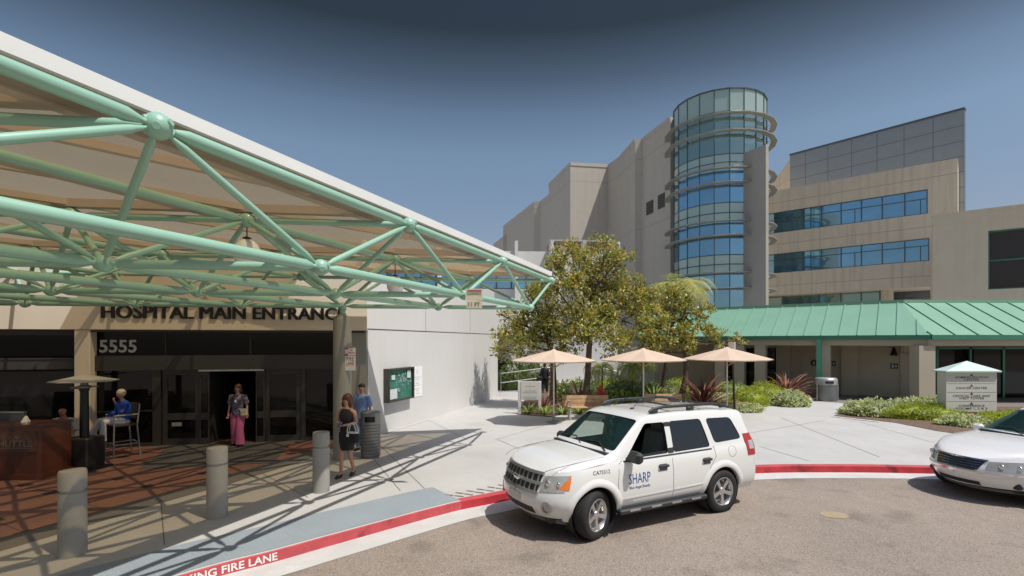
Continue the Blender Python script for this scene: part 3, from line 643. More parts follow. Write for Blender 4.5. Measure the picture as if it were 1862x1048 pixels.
def office():
    A = -math.atan2(.665, .747)
    t = thing('office_block', 'tan concrete office block with two blue ribbon windows beside the glass tower', 'building', (37.4, 46, 0), A)
    M = ROOT[t]
    def ox(px, dy=0):
        k = (px-HX)/F; ex = M.to_3x3() @ Vector((1, 0, 0)); o = M @ Vector((0, dy, 0)); return (k*o.y-o.x)/(ex.x-k*ex.y)
    X0, X1 = -19, 2.0
    zs = [7.8, 10.15, 12.2, 14.4, 16.6, 18.9]
    mb = MB()
    mb.b2(X0, X1, 0, .5, 16.6, 18.9); mb.b2(X0, X1, 0, .5, 12.2, 14.4); mb.b2(X0, .6, 0, .5, 7.8, 10.15)
    mb.b2(ox(1687), X1, 0, .5, 14.4, 16.6); mb.b2(ox(1690), X1, 0, .5, 10.15, 12.2); mb.b2(X1-.5, X1, .5, 12, 8, 18.9); mb.b2(X0, X1-.5, .5, 12, 18.5, 18.8)
    mb.b2(X0, .6, .5, 4, 7.8, 8.0); mb.b2(X0, X1, 9, 9.5, 0, 18.5)
    mb.build('wall', M_tan, t)
    for (z0, z1, pr) in ((14.4, 16.6, 1687), (10.15, 12.2, 1690)):
        w_ = MB(); w_.b2(X0, ox(pr), .16, .2, z0, z1)
        xs = [ox(p) for p in (1427, 1459, 1474, 1493, 1529, 1566, 1604, 1645, pr-1)]+[X0+2.5]
        g = w_.build('ribbon_window', M_glbl, t)
        w_ = MB()
        for x in xs: w_.b2(x-.05, x+.05, .10, .159, z0, z1)
        w_.b2(X0, ox(pr), .11, .158, z0+1.35, z0+1.42); w_.b2(X0, ox(pr), .08, .159, z0, z0+.07); w_.b2(X0, ox(pr), .08, .159, z1-.07, z1)
        for a in (1427, 1529, 1645): x = ox(a); w_.b2(x+1.1, x+1.17, .11, .157, z0, z0+1.35)
        w_.build('window_frame', M_mull, g)
    mb = MB(); mb.b2(X0, ox(1600), 1.8, 1.9, 4, 7.8); mb.build('lower_glazing', M_glgr, t)
    mb = MB()
    for a in (1425, 1455, 1490, 1529, 1566, 1600): mb.b2(ox(a, 1.8)-.05, ox(a, 1.8)+.05, 1.72, 1.79, 4, 7.8)
    mb.b2(X0, ox(1600), 1.73, 1.79, 6.4, 6.47); mb.build('lower_mullions', M_mull, t)
    mb = MB(); x = ox(1613, 1.2); mb.lathe([(.5, 0), (.5, 7.8)], (x, 1.2, 0), 20); mb.build('column', M_tan, t)
    # the grey clad wing behind
    A2 = -math.atan2(.77, .635); t2 = thing('metal_clad_wing', 'tall grey metal panelled wing rising behind the tan office block', 'building', (42.4, 48.0, 0), A2)
    mb = MB(); mb.b2(-15.5, 0, 0, .6, 0, 24.7); mb.build('cladding', M_clad, t2)
    mb = MB(); mb.b2(-15.55, .05, -.06, .66, 24.7, 24.85); mb.build('coping', M_mull, t2)
    mb = MB(); a = Vector(at(1437, 290, 60)); b = Vector(at(1405, 352, 66)); 
    mb.slab([(a.x, a.y, 0), (b.x-1, b.y+5, 0), (b.x-1, b.y+5, 20), (a.x, a.y, 24.3)], (.5, .6, 0)); mb.build('end_wall', M_tan, t2, True)
    # near tan wing at the right edge
    t3 = thing('near_office_wing', 'tan stucco wing with a large dark green-framed window above the green roof', 'building', (29.6, 36, 0), -math.atan2(.62, .783))
    ex = ROOT[t3].to_3x3() @ Vector((1, 0, 0)); wx = lambda px: ((px-HX)/F*36-29.6)/(ex.x-(px-HX)/F*ex.y)
    a = wx(1797); b = a+9; Hh = 11.7
    mb = MB(); mb.b2(0, a, 0, .5, 0, Hh-.62); mb.b2(b, 24, 0, .5, 0, Hh-.62); mb.b2(a, b, 0, .5, 10.3, Hh-.62); mb.b2(a, b, 0, .5, 0, 6.35); mb.b2(0, .5, .5, 9, 0, Hh-.62); mb.b2(.5, 24, .5, 9, Hh-1.2, Hh-.9)
    M_t2 = mat('tan_stucco_wing', (.66, .58, .44), .85, 0, .04, 1, .1, 60, streak=.08)
    mb.build('wall', M_t2, t3)
    mb = MB(); mb.b2(-.04, 24, -.04, .54, Hh-.62, Hh); mb.b2(-.08, 24, -.09, .6, Hh, Hh+.08); mb.build('parapet', M_t2, t3)
    mb = MB(); mb.b2(a, b, .40, .45, 6.35, 10.3); g = mb.build('window', mat('brown_glass', (.035, .025, .022), .06), t3)
    mb = MB()
    for x in (a+.05, a+4.3, b-.05): mb.b2(x-.05, x+.05, .30, .399, 6.35, 10.3)
    for zz in (6.4, 8.3, 10.25): mb.b2(a, b, .31, .398, zz-.05, zz+.05)
    mb.build('window_frame', M_roofd, g)
office()

def midblock():
    rz_ = R_(3)
    t = thing('low_clinic_wing', 'low white wing with upright wall fins and a brick box on top behind the magnolias', 'building', (3, 36, 0), rz_)
    X0, X1 = -22, 4.5
    mb = MB(); mb.b2(X0, X1, 0, .5, 0, 6.55); mb.b2(X0, X1, 0, .5, 7.6, 9.2); mb.b2(X0, X1, .5, 8, 8.6, 8.9); mb.b2(-.3, X1, .0, .5, 6.55, 7.6); mb.build('wall', M_stucco, t)
    mb = MB(); mb.b2(X0, -.3, .15, .2, 6.55, 7.6); g = mb.build('strip_window', M_glbl, t)
    mb = MB(); x = X0
    while x < -.3: mb.b2(x, x+.12, .05, .149, 6.55, 7.6); x += 1.05
    mb.b2(X0, -.3, .06, .148, 7.2, 7.28); mb.b2(X0, -.3, .04, .149, 6.55, 6.62); mb.build('window_frame', M_mull, g)
    for x, h in ((-13, 9.7), (-8, 9.7), (-2.75, 9.75), (-.3, 9.75), (1.95, 9.75), (4.3, 9.75)):
        mb = MB(); mb.b2(x-.1, x+.1, -1.0, -.003, 6.0 if x > 0 else 3.2, h); mb.build('wall_fin', M_stucco, t)
    mb = MB(); mb.b2(-.15, 4.5, 1.2, 3.5, 8.9, 10.15); mb.build('brick_box', M_brick, t)
    mb = MB(); mb.b2(-.22, 4.57, 1.1, 3.6, 10.15, 10.27); mb.build('coping', M_fin, t)
    t = thing('garden_wall', 'low white wall with a sloping handrail seen between the magnolia trunks', 'wall', (5.0, 32.5, .15))
    mb = MB(); mb.b2(0, 9.5, 0, .25, 0, 1.35); mb.build('wall', M_stucco, t)
    mb = MB(); mb.tube([(.4, -.08, 1.1), (2.2, -.08, .7)], .03, 8); mb.tube([(2.8, -.08, 1.1), (9.2, -.08, 1.1)], .03, 8)
    for x in (.4, 2.2, 2.8, 6, 9.2): mb.tube([(x, -.08, 0 if x > 2.5 else .4), (x, -.08, 1.1 if x != 2.2 else .7)], .02, 6)
    mb.build('handrail', M_steel, t)
midblock()

# ------------------------------------------------------------------ covered walkway with green metal roof
def walkway():
    P1 = Vector((17.9, 21.9, 0)); dl = Vector((.788, -.616, 0))
    t = thing('covered_walkway', 'low covered walkway with a standing seam green metal roof on square tan columns', 'building', tuple(P1))
    ML = Matrix.Translation(P1) @ Matrix.Rotation(-math.atan2(.616, .788), 4, 'Z'); MR = Matrix.Translation(P1)
    D = 3.0; ez, rzt = 3.05, 4.75; XL, XR = -13.5, 14
    half = math.tan(math.atan2(.616, .788)/2)
    def rp(M, x, y, z): return M @ Vector((x, y, z))
    mit = -D*half
    for nm, M, xa, xb, sgn in (('roof', ML, XL, 0, 1), ('roof', MR, 0, XR, -1)):
        mb = MB()
        if M is ML: pts = [(xa, 0, ez), (0, 0, ez), (mit, D, rzt), (xa, D, rzt)]
        else: pts = [(0, 0, ez), (xb, 0, ez), (xb, D, rzt), (mit*-1*-1, D, rzt)]
        if M is MR: pts[3] = tuple(MR.inverted() @ (ML @ Vector((mit, D, rzt))))
        mb.slab([M @ Vector(p) for p in pts], (0, 0, .06)); mb.build('roof', M_roofg, t, True)
        mb = MB(); st = .72 if M is ML else 1.0; x = xa+.1
        sl = Vector((0, D, rzt-ez)).normalized()
        ms = pts[3][0] if M is MR else mit
        while x < xb:
            y0 = 0
            if M is MR and ms > 0 and x < ms: pass
            y1 = D
            if M is MR and ms < 0: y1 = D
            if M is MR and x < ms: y1 = D*x/ms
            if M is ML and x > mit: y1 = D*x/mit
            if y1-y0 > .15:
                a = Vector((x, y0, ez+.07+(rzt-ez)*y0/D)); b = Vector((x, y1, ez+.07+(rzt-ez)*y1/D)); w_ = .022
                mb.slab([M @ (a+Vector((-w_, 0, 0))), M @ (a+Vector((w_, 0, 0))), M @ (b+Vector((w_, 0, 0))), M @ (b+Vector((-w_, 0, 0)))], (0, 0, .05))
            x += st
        mb.build('roof_seams', M_roofg, t, True)
        mb = MB(M)
        if M is ML: mb.b2(xa, .02, -.06, .02, ez-.10, ez+.10)
        else: mb.b2(.02, xb, -.06, .02, ez-.10, ez+.10)
        mb.build('gutter', M_roofd, t, True)
        mb = MB(M)
        if M is ML: mb.b2(xa, mit+.1, D-.14, D+.3, rzt-.02, rzt+.14)
        else: mb.b2(ms, xb, D-.14, D+.3, rzt-.02, rzt+.14)
        mb.build('ridge_cap', M_roofg, t, True)
        mb = MB(M)
        if M is ML: mb.b2(xa, -.02, .12, .45, 2.68, ez-.03); mb.b2(xa, 0, .45, D+.2, 2.72, 2.80)
        else: mb.b2(-.02, xb, .12, .45, 2.68, ez-.03); mb.b2(-.02, xb, .45, D+.2, 2.72, 2.80)
        mb.build('eaves_beam', M_walk, t, True)
        mb = MB(M)
        if M is ML: mb.b2(xa, mit*.9, D-.1, D+.2, .15, rzt)
        else: mb.b2(ms*.9 if ms > 0 else 0, xb, D-.1, D+.2, .15, rzt)
        mb.build('rear_wall', M_walk, t, True)
    def lx(px, y=.28):
        k = (px-HX)/F; o = ML @ Vector((0, y, 0)); e_ = ML.to_3x3() @ Vector((1, 0, 0)); return (k*o.y-o.x)/(e_.x-k*e_.y)
    for px, wd in ((1501, .42), (1383, .5), (1345, .5), (1310, .5)):
        mb = MB(ML); x = lx(px); mb.b2(x-wd/2, x+wd/2, .10, .10+wd, .15, 2.69); mb.build('column', M_walk, t, True)
    mb = MB(MR); mb.b2(-.42, .28, .08, .62, .15, 2.69); mb.build('column', M_walk, t, True)
    mb = MB(MR); mb.b2(5.8, 6.4, .1, .6, .15, 2.69); mb.build('column', M_walk, t, True)
    mb = MB(ML); x = lx(1489, -.02); mb.b2(x-.1, x+.1, -.06, .09, .15, ez-.1); mb.build('downspout', mat('green_pipe', (.10, .36, .24), .5), t, True)
    for px in (1545, 1425): mb = MB(ML); x = lx(px, D-.2); mb.b2(x-.35, x+.35, D-.32, D-.101, .15, 2.715); mb.build('pilaster', M_walk, t, True)
    for px0, px1 in ((1395, 1417), (1357, 1372), (1300, 1338)):
        mb = MB(ML); a = lx(px0, D-.2); b = lx(px1, D-.2); mb.b2(a, b, D-.16, D-.101, .17, 2.45); dd = mb.build('glass_door', M_dglass, t, True)
        mb = MB(ML); mb.b2(a-.05, a, D-.18, D-.102, .17, 2.5); mb.b2(b, b+.05, D-.18, D-.102, .17, 2.5); mb.b2(a, b, D-.18, D-.102, 2.45, 2.5); mb.b2(a, b, D-.18, D-.161, 1.1, 1.16); mb.build('door_frame', M_frame, dd, True)
    Mdoor = mat('restroom_door_paint', (.47, .41, .31), .55, 0, .03)
    for px0, px1 in ((1460, 1487), (1637, 1668)):
        mb = MB(ML); a = lx(px0, D-.15); b = lx(px1, D-.15); mb.b2(a, b, D-.14, D-.101, .17, 2.3); dd = mb.build('door', Mdoor, t, True)
        mb = MB(ML); mb.b2(a+.1, a+.14, D-.2, D-.141, 1.0, 1.3); mb.build('handle', M_steel, dd, True)
    Msg = mat('dark_sign', (.035, .05, .045), .5)
    def plaque(px, py, kind, lab):
        x = lx(px, D-.16); p = ML @ Vector((x, D-.145 if kind in 'ct' else D-.105, 0)); zz = zat(py, p.y)
        g = thing('restroom_sign', lab, 'sign', (p.x, p.y, zz), -math.atan2(.616, .788))
        mb = MB()
        if kind == 'c': mb.slab([(.17*math.cos(a*.2618), -.012, .17*math.sin(a*.2618)) for a in range(24)], (0, .012, 0))
        elif kind == 't': mb.slab([(-.24, -.012, -.16), (.24, -.012, -.16), (0, -.012, .24)], (0, .012, 0))
        else: mb.b2(-.15, .15, -.012, 0, -.13, .13)
        mb.build('plate', Msg, g)
        mb = MB()
        if kind == 's': mb.b2(-.09, -.02, -.016, -.0125, -.08, .08); mb.b2(.03, .10, -.016, -.0125, -.06, .06)
        else: mb.b2(-.025, .025, -.016, -.0125, -.10, .02); mb.slab([(.035*math.cos(a*.6283), -.016, .05+.035*math.sin(a*.6283)) for a in range(10)], (0, .0035, 0)); mb.b2(-.05, .05, -.015, -.0125, -.05, .01)
        mb.build('figure', mat('pale_sign', (.5, .5, .45), .6), g)
    plaque(1480, 660, 'c', 'round restroom door sign left of the green downspout')
    plaque(1513, 661, 's', 'square wall sign between the green downspout column and the pilaster')
    plaque(1626, 666, 's', 'square wall sign beside the right-hand restroom door')
    plaque(1664, 669, 't', 'triangular restroom door sign beside the wide column')
    mb = MB(MR); mb.b2(2.6, 8, D-.18, D-.101, .17, 2.55); ww = mb.build('shop_window', M_dglass, t, True)
    mb = MB(MR)
    for x in (2.6, 4.2, 5.8, 7.95): mb.b2(x-.05, x+.05, D-.24, D-.181, .17, 2.6)
    mb.b2(2.6, 8, D-.24, D-.182, 2.5, 2.6); mb.build('window_frame', M_roofd, ww, True)
    p = MR @ Vector((1.05, D-.3, 0)); g = thing('wall_lantern', 'small black cone lantern on the walkway wall right of the wide column', 'lamp', (p.x-.6, p.y, zat(640, p.y)))
    mb = MB(); mb.lathe([(.17, -.18), (.05, .2), (.03, .22)], n=12); mb.build('shade', M_plant, g); mb = MB(); mb.tube([(0, 0, .18), (0, .28, .2)], .02, 6); mb.build('bracket', M_plant, g)
walkway()

# ------------------------------------------------------------------ street furniture
def bollards():
    mb0 = None
    spots = [(132, 1012, 'nearest concrete bollard, cut in front of the shuttle desk'), (395, 943, 'middle concrete bollard in front of the sliding doors'), (584, 897, 'farthest concrete bollard beside the woman in the black dress')]
    for i, (px, py, lab) in enumerate(spots):
        p = G(px, py-3)
        g = thing('bollard', lab.replace(', cut in', ' standing in'), 'bollard', (p.x, p.y, .15), 0, 'round concrete bollards along the ramp')
        if i == 0:
            mb = MB(); mb.lathe([(.148, 0), (.146, .80)], n=28); shaft = mb.build('shaft', M_boll, g)
            mb = MB(); mb.lathe([(.128, .795), (.128, .835), (.146, .84), (.146, 1.05), (.138, 1.075), (.0, 1.085)], n=28); cap = mb.build('cap', M_boll, g)
        else:
            for o in (shaft, cap): c = o.copy(); C.objects.link(c); c.parent = g
bollards()

def bin_ribbed():
    p = G(674, 831); t = thing('litter_bin', 'grey ribbed round litter bin beside the entrance column', 'trash can', (p.x, p.y, .15))
    mb = MB(); pr = [(.20, 0), (.215, .03)]; z = .05
    while z < .76: pr += [(.222, z), (.228, z+.012), (.228, z+.045), (.212, z+.058)]; z += .072
    pr += [(.222, z), (.222, .78)]; mb.lathe(pr, n=28); mb.build('ribbed_body', M_gal, t)
    mb = MB(); n = 28; r = .228
    # hood with an opening towards the viewer
    A0, A1 = R_(-90-30+10), R_(-90+30+10)
    for k in range(24):
        a = A1+(2*math.pi-(A1-A0))*k/24; b = A1+(2*math.pi-(A1-A0))*(k+1)/24
        mb.add([(r*math.cos(a), r*math.sin(a), .78), (r*math.cos(b), r*math.sin(b), .78), (r*math.cos(b), r*math.sin(b), 1.03), (r*math.cos(a), r*math.sin(a), 1.03)], [(0, 1, 2, 3)])
    for (z0, z1) in ((.78, .84), (.97, 1.03)):
        for k in range(6):
            a = A0+(A1-A0)*k/6; b = A0+(A1-A0)*(k+1)/6; mb.add([(r*math.cos(a), r*math.sin(a), z0), (r*math.cos(b), r*math.sin(b), z0), (r*math.cos(b), r*math.sin(b), z1), (r*math.cos(a), r*math.sin(a), z1)], [(0, 1, 2, 3)])
    mb.lathe([(.235, 1.03), (.235, 1.05), (.20, 1.075), (.1, 1.095), (0, 1.10)], n=28); mb.build('hood', M_gal, t)
    mb = MB(); mb.lathe([(.19, .785), (.19, 1.02)], n=20); mb.build('liner', M_black, t)
    p = G(1502, 729); t = thing('walkway_bin', 'grey bin with a silver hood standing at the green downspout of the walkway', 'trash can', (p.x, p.y, .15))
    mb = MB(); mb.lathe([(.40, 0), (.42, .05), (.44, .72), (.44, .74)], n=24); mb.build('body', M_gal, t)
    mb = MB(); mb.lathe([(.46, .74), (.46, 1.0), (.40, 1.06), (0, 1.08)], n=24); mb.build('hood', mat('silver_hood', (.5, .5, .48), .4, .6), t)
    mb = MB(); mb.box((-.10, -.44, .88), (.34, .08, .12), bev=.01); mb.build('opening', M_black, t)
    mb = MB(); mb.tube([(.47, -.1, 0), (.47, -.1, .78)], .03, 8); mb.tube([(-.47, -.1, 0), (-.47, -.1, .78)], .03, 8); mb.build('side_rails', MATS['silver_hood'], t)
bin_ribbed()

def umbrellas():
    sp = [(1007, 769, 2.72, 'leftmost peach umbrella beside the white information sign', .35), (1170, 763, 2.72, 'middle peach umbrella behind the roof of the white vehicle', .20), (1322, 757, 2.76, 'rightmost peach umbrella behind the dark sign post', .05)]
    for i, (px, py, h, lab, ro) in enumerate(sp):
        p = G(px, py); t = thing('patio_umbrella', lab, 'umbrella', (p.x, p.y, .15), ro, 'peach umbrellas in front of the garden')
        R = 150/2/F*p.y*1.02; zr = 2.23-.15+(-.0); zt = zat((637, 635, 633)[i], p.y)-.15
        mb = MB(); n = 16; rings = []
        for (f, dz) in ((1.0, 0), (.82, .20), (.66, .37), (.33, .72), (.04, 1.0)):
            z = zr+(zt-zr)*dz; rings.append([(R*f*(.905 if k % 2 else 1)*math.cos(math.pi*(k+1)/8), R*f*(.905 if k % 2 else 1)*math.sin(math.pi*(k+1)/8), z-((.035*f*(1.2-f)*2+.0) if k % 2 else 0)) for k in range(n)])
        vs = [v for r_ in rings for v in r_]+[(0, 0, zt+.02)]; fs = []
        for a in range(4):
            for k in range(n): fs.append((a*n+k, a*n+(k+1) % n, (a+1)*n+(k+1) % n, (a+1)*n+k))
        for k in range(n): fs.append((4*n+k, 4*n+(k+1) % n, 5*n))
        o = len(vs); vs += [(v[0]*.985, v[1]*.985, v[2]-.035) for v in vs]; L = len(fs)
        fs += [tuple(x+o for x in reversed(f)) for f in fs[:L]]+[(k, o+k, o+(k+1) % n, (k+1) % n) for k in range(n)]
        mb.add(vs, fs); mb.build('canopy', M_umb, t)
        mb = MB(); mb.lathe([(.28*R/1.5, zt-.10), (.02, zt+.04)], n=8); mb.build('vent_cap', M_umb, t)
        mb = MB(); mb.tube([(0, 0, .0), (0, 0, zt-.02)], .026, 10); mb.build('pole', mat('pale_pole', (.62, .58, .50), .5), t)
        for k in range(8):
            a = 2*math.pi*(k+.5)/8; mb = MB(); mb.tube([(R*.97*math.cos(a), R*.97*math.sin(a), zr-.02), (.03*math.cos(a), .03*math.sin(a), zt-.08)], .010, 5); mb.tube([(.03*math.cos(a), .03*math.sin(a), zr-.25), (R*.5*math.cos(a), R*.5*math.sin(a), zr+(zt-zr)*.5-.03)], .008, 5); mb.build('rib', M_wood, t)
        mb = MB(); mb.lathe([(.26, 0), (.25, .05), (.06, .08), (.035, .3)], n=16); mb.build('base', M_gal, t)
umbrellas()

def benches():
    for i, (px, py, L, lab) in enumerate(((1066, 762, 1.65, 'timber bench beside the leftmost peach umbrella, half in shade'), (1207, 758, 1.45, 'timber bench behind the vehicle roof between the middle and right umbrellas'))):
        p = G(px, py); t = thing('park_bench', lab, 'bench', (p.x, p.y, .15), .03, 'timber benches at the garden edge')
        mb = MB()
        for z, y in ((.74, .20), (.60, .17), (.47, .15)): mb.box((0, y, z), (L, .035, .13), rx=R_(-12), bev=.008)
        mb.build('backrest', M_wood, t)
        mb = MB()
        for y in (-.30, -.18, -.06, .06): mb.box((0, y, .43), (L, .10, .035), bev=.006)
        mb.build('seat', M_wood, t)
        for x in (-L/2+.22, L/2-.22):
            mb = MB(); mb.tube([(x, -.32, 0), (x, -.32, .62)], .028, 8); mb.tube([(x, .18, 0), (x, .18, .4), (x, .24, .8)], .026, 8); mb.tube([(x, -.32, .62), (x, .2, .62)], .024, 8); mb.tube([(x, -.34, .39), (x, .18, .39)], .024, 8); mb.build('leg', mat('bench_metal', (.55, .53, .49), .45, .3), t)
    p = G(1092, 752); t = thing('standpipe', 'red fire standpipe in the shrubs behind the left bench', 'standpipe', (p.x, p.y, .15))
    M = mat('standpipe_red', (.40, .02, .02), .4)
    mb = MB(); mb.lathe([(.14, 0), (.14, .04), (.08, .06), (.08, .85), (.11, .87), (.11, .93), (.07, 1.02), (0, 1.06)], n=16); mb.build('riser', M, t)
    for s in (-1, 1): mb = MB(); mb.tube([(0, -.02, .76), (s*.14, -.1, .74), (s*.19, -.16, .74)], [.055, .05, .065], 10); mb.build('outlet', M, t)
benches()

def signs():
    pl = G(946, 753); pr = G(980, 753); c = (pl+pr)/2; t = thing('information_sign', 'white directory panel on two square white posts beside the left umbrella', 'sign', (c.x, c.y, .15))
    w_ = (pr-pl).x; k = F/c.y; 
    zt = zat(693.5, c.y)-.15; zb = zat(727, c.y)-.15
    for s in (-1, 1): mb = MB(); mb.box((s*(w_/2+.03), .02, zt/2), (.11, .11, zt), bev=.01); mb.build('post', mat('white_post', (.62, .61, .57), .6), t)
    mb = MB(); mb.box((0, -.03, (zt+zb)/2), (w_-.05, .05, zt-zb), bev=.008); mb.build('panel', M_sign, t)
    lines = [('▲', .03), ('MAIN LOBBY', .05), ('▲', .03), ('OUTPATIENT', .04)]
    mb = MB(); r = random.Random(1)
    for zz, ww in ((.09, .03), (.155, .34), (.235, .03), (.30, .40), (.355, .52), (.43, .03), (.49, .50), (.54, .40)):
        z = zt-zz*1.2; x = -ww/2
        if ww < .05: mb.slab([(-.018, -.0565, z-.012), (.018, -.0565, z-.012), (0, -.0565, z+.018)], (0, .002, 0)); continue
        while x < ww/2: l = r.uniform(.018, .05); mb.b2(x, x+l, -.0565, -.0552, z-.012, z+.012); x += l+.012
    mb.build('faint_lettering', mat('grey_ink', (.20, .21, .22), .7), t)
    # monument sign
    pa = G(1712, 772); pb = G(1812, 776); y = 17.8; xa = (1721-HX)/F*y; xb = (1813-HX)/F*y; c = ((xa+xb)/2, y); W = xb-xa
    t = thing('monument_sign', 'white four-panel directory sign with green pyramid cap on a brick base', 'sign', (c[0], y, .15), 0)
    zt = zat(677, y)-.15; zb = zat(749, y)-.15; D = .40
    mb = MB(); mb.b2(-W/2+.02, W/2-.02, 0, D, 0, zb); mb.build('brick_base', mat('red_brick_base', (.28, .105, .07), .85, 0, .25, 14), t)
    mb = MB(); mb.b2(-W/2, W/2, .01, D-.01, zb, zt); mb.build('cabinet', M_sign, t)
    mb = MB()
    for q in (.29, .51, .74): z = zt-(zt-zb)*q; mb.b2(-W/2+.03, W/2-.03, .0075, .0098, z-.006, z+.006)
    mb.build('panel_joints', M_joint, t)
    e_ = .09; mb = MB(); za = zat(660, y)-.15; b = [(-W/2-e_, -e_, zt), (W/2+e_, -e_, zt), (W/2+e_, D+e_, zt), (-W/2-e_, D+e_, zt)]
    u_ = [(x, y_, zt+.045) for x, y_, _ in b]
    mb.add(b+u_+[(0, D/2, za+.06)], [(3, 2, 1, 0), (0, 1, 5, 4), (1, 2, 6, 5), (2, 3, 7, 6), (3, 0, 4, 7), (4, 5, 8), (5, 6, 8), (6, 7, 8), (7, 4, 8)]); mb.build('pyramid_cap', mat('pale_green_cap', (.50, .63, .585), .4), t)
    mb = MB(); H = zt-zb
    for f, s_, ww in ((.13, 'ADMINISTRATION', .66), (.19, 'CENTER', .30), (.40, 'CANCER CENTER', .62), (.60, 'CRITICAL CARE AND', .74), (.66, 'WEST TOWER', .50), (.85, 'CONFERENCE', .52), (.92, 'ROOMS 1, 2 & 3', .62)):
        text(mb, s_, W*ww, .075, .003, UP(0, .0095, zt-H*f), .004)
    for f in (.07, .34, .54, .79): z = zt-H*f; mb.slab([(-.06, .0065, z-.035), (.06, .0065, z-.035), (0, .0065, z+.045)], (0, .003, 0))
    mb.build('lettering', mat('sign_ink', (.05, .05, .05), .6), t)
    # edge-on sign post
    p = G(1334, 753); t = thing('sign_post', 'dark post with a narrow white sign seen edge-on in front of the right umbrella', 'sign', (p.x-.08, p.y, .15), .0)
    mb = MB(); mb.tube([(.12, 0, 0), (0.02, 0, zat(622, p.y)-.15)], .04, 8); mb.build('post', mat('dark_brown_post', (.05, .035, .03), .6), t)
    mb = MB(); z1 = zat(622, p.y)-.15; z0 = zat(659, p.y)-.15; mb.box((-.02, -.07, (z0+z1)/2), (.03, .40, z1-z0), rz=R_(10)); mb.build('plate', M_whitep, t)
    # patio heaters
    for i, (p, lab) in enumerate(((Vector((-9.12, 10.92, .15)), 'black patio heater with a pale flat hood beside the shuttle desk'), (Vector((-10.92, 10.0, .15)), 'patio heater at the left edge, only its pale hood in view'))):
        t = thing('patio_heater', lab, 'heater', tuple(p), 0, 'patio heaters by the shuttle desk')
        mb = MB(); mb.box((0, 0, .34), (.52, .50, .68), bev=.03); mb.box((.05, 0, .02), (.72, .56, .04), bev=.01); mb.build('tank_box', M_plant, t)
        mb = MB(); mb.lathe([(.085, .68), (.075, 1.65), (.09, 1.66), (.09, 1.72)], n=10); mb.build('post', M_plant, t)
        mb = MB(); mb.lathe([(.13, 1.72), (.13, 1.76), (.07, 1.78), (.07, 1.86), (.12, 1.88)], n=14); mb.box((-.14, 0, 1.72), (.30, .08, .05), bev=.01); mb.box((.22, 0, 1.75), (.14, .05, .03)); mb.build('burner', M_gal, t)
        mb = MB(); mb.lathe([(.60, 1.86), (.605, 1.875), (.25, 1.955), (.05, 2.0), (0, 2.0)], n=8); mb.build('hood', mat('heater_hood', (.55, .55, .48), .4, .3), t)
    # shuttle desk
    x0, x1, y0, y1 = -12.2, -9.22, 9.98, 10.62; H = zat(772, 10)-.15
    t = thing('shuttle_desk', 'dark mahogany shuttle desk with a raised name plaque at the left edge', 'desk', (-10.7, 10.2, .15))
    mb = MB(); mb.prism([(x0, y0), (x1-.05, y0), (x1, y0+.05), (x1+.08, y1), (x0, y1)], .21, .15+H-.04); mb.build('body', M_mahog, t, True)
    mb = MB(); mb.prism([(x0, y0-.02), (x1-.04, y0-.02), (x1+.03, y0+.05), (x1+.11, y1+.02), (x0, y1+.02)], .15+H-.04, .15+H); mb.build('counter_top', M_mahog, t, True)
    mb = MB(); mb.prism([(x0, y0-.03), (x1-.03, y0-.03), (x1+.04, y0+.04), (x1+.12, y1+.02), (x0, y1+.02)], .15, .27); mb.build('plinth', M_mahog, t, True)
    pz = zat(804, 9.97)-.15; mb = MB(); xr = (66-HX)/F*9.95; mb.b2(xr-1.35, xr, y0-.022, y0-.001, .15+pz-.19, .15+pz+.20); mb.build('plaque', mat('plaque_wood', (.10, .04, .025), .4, 0, .2, 4), t, True)
    mb = MB(); text(mb, 'BLUE ANGEL', .80, .085, .006, UP(xr-.50, y0-.022, .15+pz+.09)); text(mb, 'SHUTTLE', .76, .125, .006, UP(xr-.46, y0-.022, .15+pz-.03), .02)
    mb.b2(xr-1.3, xr-.08, y0-.026, y0-.022, .15+pz-.125, .15+pz-.112); mb.build('plaque_lettering', mat('pewter_letters', (.22, .17, .15), .4, .4), t, True)
    mb = MB(); mb.b2(x0, x1-.75, y1-.16, y1-.10, .15+H+.001, .15+H+.16); mb.build('screen', mat('grey_screen', (.09, .095, .10), .35), t, True)
    mb = MB(); mb.b2(x0, x1-.75, y1-.17, y1-.09, .15+H+.161, .15+H+.185); mb.build('screen_rail', M_steel, t, True)
    g = thing('desk_card', 'small folded white card standing on the shuttle desk', 'card', ((46-HX)/F*10.3, 10.3, .15+H))
    mb = MB(); mb.slab([(-.06, -.04, 0), (.06, -.04, 0), (.01, 0, .12), (-.01, 0, .12)], (.0, .02, .0)); mb.slab([(-.05, .0, .0), (.05, .05, 0), (.0, .03, .12)], (.0, .01, 0)); mb.build('card', M_whitep, g)
    # bar chair
    t = thing('bar_chair', 'tall grey metal bar chair with arms at the dark window', 'chair', (-9.25, 12.15, .15), R_(-35))
    M = mat('chair_metal', (.30, .30, .28), .4, .3)
    mb = MB(); mb.box((0, 0, .74), (.46, .44, .05), bev=.02); mb.build('seat', mat('sling_dark', (.05, .045, .045), .8), t)
    for (x, y) in ((-.24, -.23), (.24, -.23)): mb = MB(); mb.tube([(x*1.1, y*1.1, 0), (x, y, .98)], .018, 8); mb.build('leg', M, t)
    for x in (-.24, .24): mb = MB(); mb.tube([(x*1.1, .28, 0), (x, .22, .72), (x, .27, 1.22)], .018, 8); mb.build('leg', M, t)
    for x in (-.24, .24): mb = MB(); mb.tube([(x, -.25, .98), (x, .24, .98)], .02, 8); mb.build('armrest', M, t)
